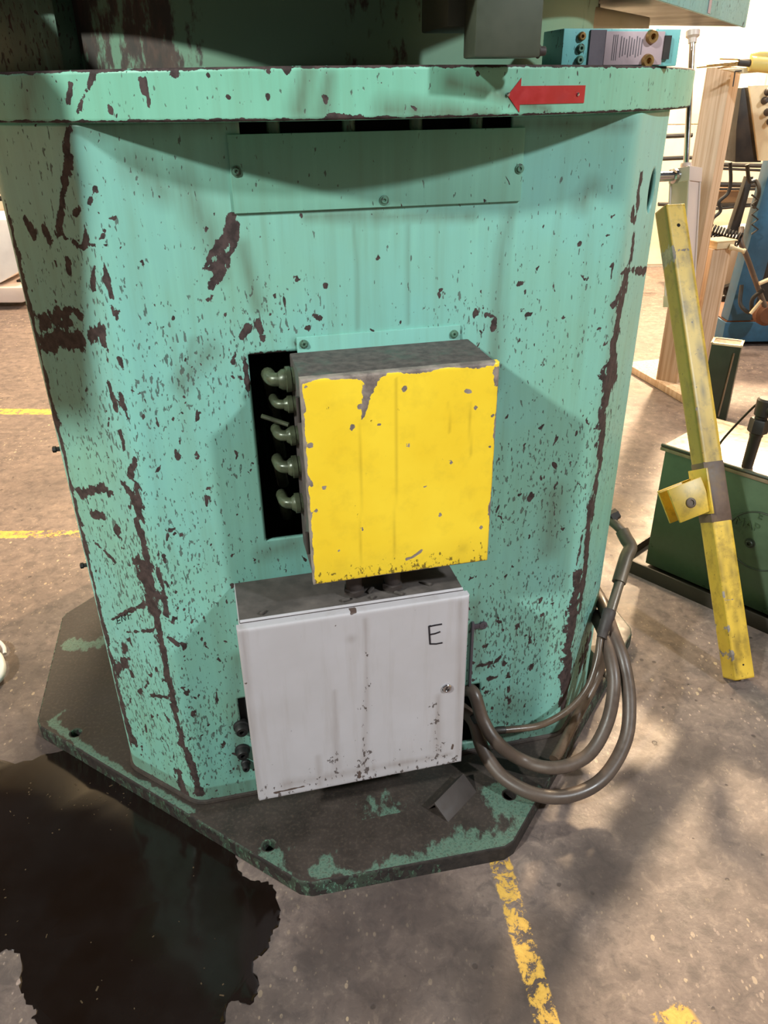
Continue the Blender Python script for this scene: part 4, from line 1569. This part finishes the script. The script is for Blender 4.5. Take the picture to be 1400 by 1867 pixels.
# ------------------------------------------------------------------ green hydraulic tank
tA = oz(1176, 1026, .03)
tB = oz(1400, 1122, .03)
e1 = (tB - tA)
e1.z = 0
e1.normalize()
e2 = Vector((-e1.y, e1.x, 0))
if e2.y < 0: e2 = -e2
TZ = .465
tk = empty('hydraulic_tank', tA + e1 * .3 + e2 * .15 - Vector((0, 0, .03)), 'dark green oily tank with a raised round emblem behind the yellow post', 'tank')
tb = MB()
TL, TD = .95, .34
tb.prism([tA, tA + e1 * TL, tA + e1 * TL + e2 * TD, tA + e2 * TD], (0, 0, TZ - .03), .004)
tb.done('tank_body', m_green, tk)
lid = MB()
lc = tA + e1 * (TL / 2) + e2 * (TD / 2)
lid.prism([tA - e1 * .012 - e2 * .012 + Vector((0, 0, TZ - .03)), tA + e1 * TL - e2 * .012 + Vector((0, 0, TZ - .03)), tA + e1 * TL + e2 * (TD + .012) + Vector((0, 0, TZ - .03)), tA - e1 * .012 + e2 * (TD + .012) + Vector((0, 0, TZ - .03))], (0, 0, .012), .002)
lido = lid.done('lid', m_steel_lit, tk)
rl = MB()
z_ = TZ - .012
rl.tube([tA - e1 * .01 - e2 * .008 + Vector((0, 0, z_)), tA + e1 * TL - e2 * .008 + Vector((0, 0, z_))], .006, 8)
rl.done('lid_rim', m_green_dk, tk)
ty = MB()
o0 = oz(1140, 1048, 0)
t0 = tA - e1 * .07 - e2 * .05 - Vector((0, 0, .03))
rot_t = Matrix.Rotation(math.atan2(e1.y, e1.x), 3, 'Z')
ty.box(t0 + e1 * .55 + e2 * .22 + Vector((0, 0, .015)), (1.1, .44, .004), rot_t)
ty.box(t0 + e1 * .55 + Vector((0, 0, .025)), (1.1, .006, .05), rot_t, .001)
ty.box(t0 + e2 * .22 + Vector((0, 0, .025)), (.006, .44, .05), rot_t, .001)
ty.done('drip_tray', m_tray, tk)
# emblem: raised ring and letters


def ot(x, y):   # on tank front
    d = ray(x, y)
    return EYE + d * ((tA - EYE).dot(e2) / d.dot(e2))


c_ = ot(1382, 987)
rad = abs((ot(1322, 985) - c_).dot(e1))
em = MB()
em.tube([c_ + (e1 * math.cos(a) + Vector((0, 0, 1)) * math.sin(a)) * rad - e2 * .001 for a in [2 * PI * k / 64 for k in range(65)]], .0026, 8, False)
em.done('emblem_ring', m_green_dk, tk)


def text_mesh(txt, size, ext):
    cu = bpy.data.curves.new('txt', 'FONT')
    cu.body = txt
    cu.size = size
    cu.extrude = ext
    cu.align_x = 'CENTER'
    cu.align_y = 'CENTER'
    to = bpy.data.objects.new('txt', cu)
    COL.objects.link(to)
    dg = bpy.context.evaluated_depsgraph_get()
    dg.update()
    me = bpy.data.meshes.new_from_object(to.evaluated_get(dg))
    bpy.data.objects.remove(to)
    bpy.data.curves.remove(cu)
    return me


for txt, (x, y), sz in (('E', (1386, 941), .034), ('MAP', (1362, 956), .040)):
    me = text_mesh(txt, sz, .0015)
    p = ot(x, y) - e2 * .0015
    me.transform(Matrix.Translation(p) @ Matrix((e1, Vector((0, 0, 1)), -e2)).transposed().to_4x4())
    link('emblem_letters', me, simple('emblem_letter_enamel', (70, 88, 64), .3, 0, .2, 20, (50, 64, 44), .4), tk, 'raised letters ' + txt)
hexbolt(ot(1367, 990), -e2, .011, .009, m_green_dk, tk, 'plug_bolt')
# fitting on the tank lid
fp = ot(1356, 836) + e2 * .035
fp.z = TZ - .018
f_ = MB()
upz = Vector((0.05, 0, 1)).normalized()
f_.lathe(fp, upz, [(0, .021), (.012, .019), (.016, .0160), (.130, .0172), (.133, .019), (.142, .0195), (.144, .018)], 18)
fit = f_.done('fitting', m_black_metal, tk)
g_ = MB()
g_.lathe(fp + upz * .144, upz, [(0, .026), (.003, .029), (.040, .029), (.044, .026)], 6)
g_.lathe(fp + upz * .188, upz, [(0, .018), (.008, .018), (.012, .023), (.058, .025), (.064, .020)], 16)
g_.done('hex_coupling', m_black_metal, fit)
e_ = MB()
e_.lathe(fp + upz * .222, e1 + Vector((0, 0, .05)), [(0, .016), (.02, .020), (.10, .020)], 16)
e_.done('elbow_arm', m_black_metal, fit)
w_ = MB()
tp_ = fp + upz * .24
wpts = [tp_ - e1 * .01, tp_ - e1 * .035 - Vector((0, 0, .03)), fp - e1 * .085 + Vector((0, 0, .10)), fp - e1 * .105 + Vector((0, 0, .04))]
w_.tube(spline(wpts, 6), .0035, 8)
w_.lathe(fp - e1 * .10 + Vector((0, 0, .034)), -e1 * .5 - Vector((0, 0, .6)), [(0, .007), (.012, .009), (.014, .011), (.030, .011), (.034, .008)], 8)
w_.done('sensor_cable', m_black, tk)
cpn = MB()
cq = fp + e1 * .09 + e2 * .05
cpn.lathe(cq, (0, 0, 1), [(0, .034), (.012, .034), (.014, .026), (.020, .026), (.022, .02)], 24)
cpn.lathe(cq + Vector((0, 0, .02)), (0, 0, 1), [(0, .012), (.01, .012)], 16)
cpn.done('filler_cap', m_black_metal, tk)
dr = random.Random(9)
dbm = MB()
for i in range(26):
    q = tA + e1 * dr.uniform(.05, .5) + e2 * dr.uniform(.02, .2)
    q.z = TZ - .0165
    dbm.tube([q, q + Vector((dr.uniform(-.03, .03), dr.uniform(-.03, .03), .002)), q + Vector((dr.uniform(-.04, .04), dr.uniform(-.04, .04), .003))], .0022, 5)
dso = dbm.done('swarf', m_steel_lit, tk, 'curled swarf on the tank lid')
dso['kind'] = 'stuff'

# ------------------------------------------------------------------ open steel box post behind the tank
c0 = oz(1306, 772, 0)
hs = hgt(c0, 631)


def tilted_post(name, base_pt, w, d, h, rotz, mat, label, cat, bev=.002, group=None):
    b = MB()
    b.box(Vector((base_pt.x, base_pt.y, h / 2 + .001)), (w, d, h), Matrix.Rotation(rotz, 3, 'Z'), bev)
    o = b.done(name, mat)
    return tag(o, label, cat, group)


sbx = empty('steel_box_post', Vector((c0.x, c0.y, 0)), 'short dark green square steel post with a pale rimmed top behind the tank', 'post')
rz = Matrix.Rotation(math.radians(-28), 3, 'Z')
x_ = MB()
x_.box(Vector((c0.x, c0.y + .06, hs / 2)), (.135, .11, hs), rz, .004)
x_.done('post_body', m_green_dk, sbx)
x_ = MB()
hs2 = hs + .002
for dx, dy, sx_, sy_ in ((0, -.05, .145, .012), (0, .05, .145, .012), (-.066, 0, .012, .112), (.066, 0, .012, .112)):
    x_.box(Vector((c0.x, c0.y + .06, hs2)) + rz @ Vector((dx, dy, 0)), (sx_, sy_, .01), rz, .002)
x_.done('top_rim', m_cream, sbx)
x_ = MB()
x_.box(Vector((c0.x, c0.y + .06, hs2 - .002)), (.128, .10, .004), rz)
x_.done('top_plate', m_steel_lit, sbx)
x_ = MB()
x_.tube([Vector((c0.x, c0.y + .06, hs * .92)) + rz @ Vector((.042, -.058, 0)), Vector((c0.x, c0.y + .06, hs * .1)) + rz @ Vector((.030, -.058, 0))], .004, 8)
x_.done('drip_seam', m_steel_lit, sbx)

# ------------------------------------------------------------------ timbers
f0 = oz(1226, 712, 0)
hT = hgt(f0, 122)
tilted_post('timber_post', f0 + Vector((0.01, .085, 0)), .122, .122, hT, math.radians(48), m_wood, 'tall pale square timber post standing on the floor behind the yellow post', 'timber', .004, 'timber posts')
f1 = oz(1268, 700, 0)
hT2 = hgt(f1, 455)
tilted_post('timber_post', f1 + Vector((0.0, .07, 0)), .125, .10, hT2, math.radians(20), m_wood, 'shorter pale timber post carrying a small valve box', 'timber', .004, 'timber posts')
vbx = empty('valve_box', Vector((f1.x, f1.y + .07, hT2 + .001)), 'small cream metal valve box with a spigot on top of the shorter timber post', 'valve')
x_ = MB()
x_.box(Vector((f1.x + .01, f1.y + .06, hT2 + .02)), (.115, .10, .038), Matrix.Rotation(.35, 3, 'Z'), .004)
x_.box(Vector((f1.x + .01, f1.y + .06, hT2 + .041)), (.135, .115, .006), Matrix.Rotation(.35, 3, 'Z'), .001)
x_.done('box_body', m_cream, vbx)
x_ = MB()
sp0 = Vector((f1.x + .05, f1.y + .02, hT2 + .01))
x_.lathe(sp0, Vector((1, -.5, -.25)), [(0, .016), (.02, .016), (.022, .011), (.07, .010), (.075, .014), (.085, .012)], 14)
x_.done('spigot', m_cream, vbx)
# plank on the floor
pk_ = MB()
pa0, pb0 = oz(1150, 672, .02), oz(1236, 722, .02)
dpk = (pb0 - pa0)
dpk.z = 0
pc0 = (pa0 + pb0) / 2
pc0.z = .0215
pk_.box(pc0 + Vector((dpk.y, -dpk.x, 0)).normalized() * -.12, (dpk.length * 1.25, .26, .04), Matrix.Rotation(math.atan2(dpk.y, dpk.x), 3, 'Z'), .003)
tag(pk_.done('floor_board', m_wood), 'wide pale board lying on the floor beside the foot of the timber post', 'board')

# ------------------------------------------------------------------ white lift cylinder with chrome rod
cyl = empty('lift_cylinder', oz(1242, 650, 0) + Vector((0, -.6, 0)), 'white pneumatic cylinder with a chrome rod reaching up to the table arm', 'cylinder')
cD = 2.62
rt0, rt1 = od(1263, 60, cD - .1), od(1250.5, 302, cD)
x_ = MB()
x_.cyl(rt1 + (rt1 - rt0) * .02, rt0, .0098, seg=18)
x_.done('rod', m_chrome, cyl)
x_ = MB()
ad = (rt1 - rt0).normalized()
x_.lathe(rt0, ad, [(-.012, .006), (-.006, .022), (.010, .022), (.016, .014), (.030, .013)], 12)
x_.done('rod_clevis', m_whitepaint, cyl)
yaw_c = math.radians(-22)
bx_ = ad.cross(Vector((0, 1, 0))).normalized()
if bx_.x < 0: bx_ = -bx_
by_ = ad.cross(bx_).normalized()
Rc = Matrix((bx_, by_, -ad)).transposed()
if Rc.determinant() < 0: Rc = Matrix((bx_, -by_, -ad)).transposed()
Rc = Rc @ Matrix.Rotation(math.radians(38), 3, 'Z')
cap_c = rt1 + ad * .020
x_ = MB()
x_.box(cap_c + ad * .012, (.078, .078, .046), Rc, .003)
x_.lathe(rt1 - ad * .008, ad, [(0, .017), (.004, .019), (.012, .019)], 18)
x_.done('end_cap', m_whitepaint, cyl)
botm = cap_c + ad * .55
x_ = MB()
x_.box(cap_c + ad * .22, (.066, .066, .38), Rc, .004)
x_.done('barrel', m_whitepaint, cyl)
for sx_ in (-1, 1):
    for sy_ in (-1, 1):
        x_ = MB()
        o_ = Rc @ Vector((sx_ * .034, sy_ * .034, 0))
        x_.cyl(cap_c + o_ + ad * .02, cap_c + o_ + ad * .41, .0042, seg=10)
        x_.done('tie_rod', m_whitepaint, cyl)
x_ = MB()
x_.box(cap_c + ad * .425, (.078, .078, .04), Rc, .003)
x_.done('lower_cap', m_whitepaint, cyl)
x_ = MB()
tn = cap_c + ad * .012
lc_ = loc(tn)
tgt = G(C2 - .004, lc_.y - .02, tn.z)
dr_ = (tgt - tn).normalized()
x_.lathe(tn + dr_ * .03, dr_, [(0, .024), (.018, .024), (.020, .016), ((tgt - tn).length - .03, .016)], 18)
x_.done('trunnion_pin', m_chrome, cyl)

# ------------------------------------------------------------------ background rack
RKY = 6.6
rk = empty('storage_rack', Vector((3.0, RKY, 0)), 'dark metal storage rack with horizontal bars standing along the cream wall', 'rack')
for (x0, y0, x1, y1, r) in ((1190, 249, 1262, 246, .018), (1190, 290, 1262, 287, .016), (1280, 299, 1420, 303, .017), (1280, 306, 1420, 312, .010), (1280, 336, 1420, 338, .020), (1280, 345, 1420, 345, .010), (1285, 382, 1400, 372, .012), (1200, 372, 1240, 372, .016)):
    x_ = MB()
    x_.tube([oy(x0, y0, RKY), oy(x1, y1, RKY)], r, 8)
    x_.done('rack_bar', m_black_metal, rk)
for xx, lo_ in ((1206, 240), (1420, 240)):
    tpt = oy(xx, lo_, RKY + .03)
    x_ = MB()
    x_.box(Vector((tpt.x, RKY + .03, tpt.z / 2)), (.05, .04, tpt.z), None, .003)
    x_.done('upright', m_black_metal, rk)
sh0, sh1 = oy(1290, 374, RKY), oy(1420, 374, RKY)
x_ = MB()
x_.box(Vector(((sh0.x + sh1.x) / 2, RKY + .17, sh0.z)), (sh1.x - sh0.x + .2, .36, .02))
x_.done('shelf', m_black_metal, rk)
x_ = MB()
b0, b1 = oy(1290, 372, RKY), oy(1356, 349, RKY)
x_.box(Vector(((b0.x + b1.x) / 2, RKY + .15, sh0.z + .0115 + (b1.z - b0.z) / 2)), (b1.x - b0.x, .25, b1.z - b0.z), None, .004)
tag(x_.done('carton', m_brown), 'brown carton on the rack shelf', 'box')
# pale duct roll on the wall behind
x_ = MB()
a_, b_ = oy(1318, 187, 7.1), oy(1380, 187, 7.1)
x_.tube([a_, b_], .075, 18)
x_.box(Vector(((a_ + b_) / 2)) + Vector((0, .26, 0)), (.06, .46, .04))
tag(x_.done('wall_duct', m_yplastic), 'pale yellow roll fixed to the cream wall beside the timber post', 'pipe')

# grey curved machine cowl on the floor beyond
x_ = MB()
q = oy(1325, 470, 6.0)
x_.lathe(Vector((q.x + .05, 5.9, .001)), (0, 0, 1), [(0, .34), (.5, .34), (q.z + .12, .30), (q.z + .22, .2), (q.z + .25, .05)], 28)
tag(x_.done('grey_drum', simple('grey_drum_paint', (168, 152, 136), .5, 0, .1, 10)), 'grey rounded drum partly hidden behind the coiled hose', 'drum')

# ------------------------------------------------------------------ blue machine at the right edge
bY = 4.75
bm0 = oz(1330, 634, 0)
blu = empty('blue_machine', Vector((bm0.x + .25, bm0.y + .2, 0)), 'blue steel machine stand with hoses at the right edge of the picture', 'machine')
x_ = MB()
hB = .13
x_.box(Vector((bm0.x + .45, bm0.y + .30, hB / 2 + .03)), (1.0, .55, hB), None, .006)
x_.done('base_frame', m_blue, blu)
x_ = MB()
x_.box(Vector((bm0.x + .45, bm0.y + .30, hB + .034)), (.98, .53, .008))
x_.done('base_top', m_rust, blu)
for dx in (.06, .84):
    for dy in (.08, .5):
        x_ = MB()
        x_.box(Vector((bm0.x + dx, bm0.y + dy, .016)), (.08, .08, .03))
        x_.done('foot_pad', m_black_metal, blu)
pb_ = Vector((oy(1349, 590, bY + .15).x, bY + .22, .17))
pt_ = oy(1384, 296, bY + .12)
pt_.y = bY + .22
x_ = MB()
dx_ = pt_.x - pb_.x
x_.prism([pb_ - Vector((.05, 0, 0)), pb_ + Vector((.10, 0, 0)), Vector((pb_.x + .17, pb_.y, pt_.z)), Vector((pb_.x + .02, pb_.y, pt_.z))], (0, .12, 0), .004)
x_.done('column', m_blue, blu)
x_ = MB()
x_.prism([pb_ + Vector((.10, .02, 0)), pb_ + Vector((.5, .02, 0)), Vector((pb_.x + .5, pb_.y + .02, pt_.z)), Vector((pb_.x + .17, pb_.y + .02, pt_.z))], (0, .08, 0))
x_.done('back_plate', m_black_metal, blu)
# black switch housing and yellow panel
x_ = MB()
q0 = oy(1341, 296, bY)
q1 = oy(1385, 172, bY)
x_.prism([oy(1352, 160, bY), oy(1368, 158, bY), oy(1388, 296, bY), oy(1340, 296, bY), oy(1342, 236, bY), oy(1345, 212, bY)], (0, .22, 0), .004)
hsg = x_.done('switch_housing', m_black_metal, blu)
x_ = MB()
x_.prism([oy(1366, 156, bY - .03), oy(1440, 153, bY - .03), oy(1440, 293, bY - .03), oy(1383, 293, bY - .03)], (0, .02, 0), .002)
ypn = x_.done('control_panel', m_cream, blu, 'pale yellow control panel plate')
for (xx, yy) in ((1398, 168), (1392, 184), (1397, 205), (1402, 222)):
    x_ = MB()
    q = oy(xx, yy, bY - .03)
    x_.lathe(q, (-.1, -1, .1), [(0, .016), (.015, .02), (.03, .015), (.05, .010), (.055, .014), (.06, .01)], 10)
    x_.done('control_knob', m_iron, ypn)
x_ = MB()
x_.tube(spline([oy(1395, 560, bY), oy(1380, 520, bY), oy(1362, 470, bY - .05), oy(1350, 440, bY - .05), oy(1352, 415, bY)], 8), .016, 12)
x_.done('brown_hose', m_hose, blu)
x_ = MB()
x_.tube(spline([oy(1352, 520, bY + .1), oy(1350, 555, bY + .05), oy(1368, 570, bY), oy(1372, 545, bY), oy(1392, 528, bY - .02)], 8), .012, 10)
x_.done('black_loop_hose', m_black, blu)
x_ = MB()
x_.cyl(oy(1384, 517, bY - .05), oy(1410, 506, bY - .05), .012, seg=12)
x_.done('lever', m_cream, blu)
x_ = MB()
x_.cyl(oy(1368, 572, bY - .05), oy(1388, 548, bY - .05), .010, seg=12)
x_.done('lever', m_cream, blu)
x_ = MB()
x_.lathe(oy(1392, 570, bY + .05), (0, -1, 0), [(0, .07), (.05, .07), (.07, .05)], 20)
x_.done('gearbox', m_rust, blu)
# dark strut and chains
x_ = MB()
x_.prism([oy(1362, 322, bY + .3), oy(1374, 322, bY + .3), oy(1345, 428, bY + .3), oy(1328, 428, bY + .3)], (0, .05, 0), .003)
x_.done('strut', m_black_metal, blu)
x_ = MB()
zig = []
for k in range(9):
    zig.append(oy(1372 + (10 if k % 2 else -2), 355 + k * 9, bY + .1))
x_.tube(zig, .006, 6)
x_.tube(spline([oy(1362, 300, bY + .2), oy(1366, 330, bY + .2), oy(1378, 330, bY + .2), oy(1384, 350, bY + .15), oy(1374, 380, bY + .15)], 6), .012, 8)
x_.done('chain', m_black_metal, blu)
x_ = MB()
x_.tube(spline([oy(1324, 520, 5.6), oy(1330, 540, 5.6), oy(1328, 560, 5.6)] + [oy(1332, 590, 5.6), oy(1338, 605, 5.6)], 6), .035, 10)
x_.tube(spline([oy(1316, 552, 5.5), oy(1318, 541, 5.5), oy(1323, 545, 5.5), oy(1317, 555, 5.5), oy(1326, 549, 5.5), oy(1334, 552, 5.5), oy(1328, 575, 5.5), oy(1329, 605, 5.5)], 5), .012, 8)
x_.done('hose_bundle', m_black, blu)

# hanging black cable and coiled hose
x_ = MB()
x_.tube(spline([oy(1331, 296, 5.0), oy(1332, 330, 5.0), oy(1327, 352, 5.0), oy(1311, 368, 5.0), oy(1313, 385, 5.0), oy(1300, 398, 5.0), oy(1296, 412, 5.0), oy(1294, 425, 5.0)], 8), .0105, 10)
tag(x_.done('hanging_cable', m_black), 'thin black cable hanging in bends from the black switch housing', 'cable')
for (xa, ya, xb, yb_, lbl) in ((1296, 418, 1350, 434, 'black coiled air hose, upper one behind the valve box'), (1292, 428, 1346, 444, 'black coiled air hose, lower one just above the valve box')):
    x_ = MB()
    A_, B_ = oy(xa, ya, 4.7), oy(xb, yb_, 4.6)
    dA = (B_ - A_)
    n_ = dA.normalized()
    u_ = n_.cross(Vector((0, 1, 0))).normalized()
    v_ = n_.cross(u_)
    pts_ = [A_ + dA * (k / 150) + (u_ * math.cos(k / 150 * 2 * PI * 10) + v_ * math.sin(k / 150 * 2 * PI * 10)) * .024 for k in range(151)]
    x_.tube(pts_, .0065, 7)
    tag(x_.done('coiled_hose', m_black), lbl, 'hose', 'coiled hoses')

# welding torch with copper wires at top right
tch = empty('welding_torch', oy(1400, 118, 4.0), 'pale yellow tubular torch with copper rods resting above the timber post', 'tool')
x_ = MB()
x_.tube([oy(1367, 116, 4.0), oy(1440, 122, 4.0)], [.030, .034], 16)
x_.lathe(oy(1369, 103, 4.02), Vector((1, 0, 0)), [(0, .012), (.03, .022), (.12, .024)], 12)
x_.done('torch_body', m_yplastic, tch)
x_ = MB()
x_.cyl(oy(1346, 114, 4.0), oy(1369, 116, 4.0), .014, seg=12)
x_.done('collar', m_iron, tch)
for (x0, y0, x1, y1) in ((1270, 123, 1348, 116), (1288, 119, 1350, 113), (1312, 107, 1368, 109), (1308, 124, 1346, 118)):
    x_ = MB()
    x_.cyl(oy(x0, y0, 4.0), oy(x1, y1, 4.0), .0036, seg=8)
    x_.done('copper_rod', m_brass, tch)
x_ = MB()
x_.prism([oy(1318, 126, 4.01), oy(1345, 124, 4.01), oy(1420, 122, 4.01), oy(1420, 129, 4.01), oy(1354, 134, 4.01)], (0, .05, 0), .002)
x_.done('support_tray', m_cream, tch)
x_ = MB()
x_.cyl(oy(1340, 130, 4.0), oy(1336, 158, 4.0), .003, seg=6)
x_.cyl(oy(1340, 130, 4.0), oy(1352, 129, 4.0), .003, seg=6)
x_.done('hook_wire', m_iron, tch)

# ------------------------------------------------------------------ things behind on the left
lb_ = empty('white_bench', Vector((-3.3, 6.6, 0)), 'white machine bench with a rounded lower tray behind the pedestal on the left', 'bench')
x_ = MB()
a_, b_ = oy(-60, 420, 6.3), oy(44, 480, 6.3)
x_.prism([oy(-120, 400, 6.3), oy(30, 400, 6.3), oy(44, 478, 6.3), oy(40, 492, 6.3), oy(0, 516, 6.3), oy(-120, 520, 6.3)], (0, .5, 0), .01)
x_.done('upper_body', m_white_scrap, lb_)
x_ = MB()
x_.prism([oy(-120, 526, 6.25), oy(50, 524, 6.25), oy(56, 546, 6.25), oy(40, 552, 6.25), oy(-120, 553, 6.25)], (0, .5, 0), .012)
x_.done('lower_tray', m_whitepaint, lb_)
for xx in (-90, 48):
    q = oy(xx, 555, 6.45)
    x_ = MB()
    x_.box(Vector((q.x, 6.5, q.z / 2)), (.05, .05, q.z))
    x_.done('leg', m_black_metal, lb_)
    qq = oy(xx - 10, 522, 6.45)
    x_ = MB()
    x_.box(Vector((qq.x, 6.5, qq.z)), (.05, .1, .1))
    x_.done('spacer_block', m_black_metal, lb_)
rk2 = empty('wire_shelf', Vector((-3.6, 7.0, 0)), 'dark wire shelving against the wall behind the left side of the pedestal', 'shelf')
for (yy, r) in ((362, .022), (352, .006), (455, .006), (300, .008)):
    x_ = MB()
    x_.tube([oy(-80, yy, 7.1), oy(60, yy, 7.1)], r, 6)
    x_.done('shelf_bar', m_black_metal, rk2)
for xx in (-60, -25, 5, 13, 22, 40):
    a_ = oy(xx, 290, 7.1)
    x_ = MB()
    x_.cyl(Vector((a_.x, 7.1, .002)), Vector((a_.x, 7.1, a_.z)), .008, seg=6)
    x_.done('upright_wire', m_black_metal, rk2)
x_ = MB()
a_ = oy(15, 463, 7.2)
x_.box(Vector((a_.x, 7.25, a_.z)), (.35, .2, .14), None, .01)
x_.box(Vector((a_.x, 7.25, (a_.z - .07) / 2)), (.04, .04, a_.z - .07))
x_.done('rusty_box', m_rust, rk2)

bpy.context.view_layer.update()
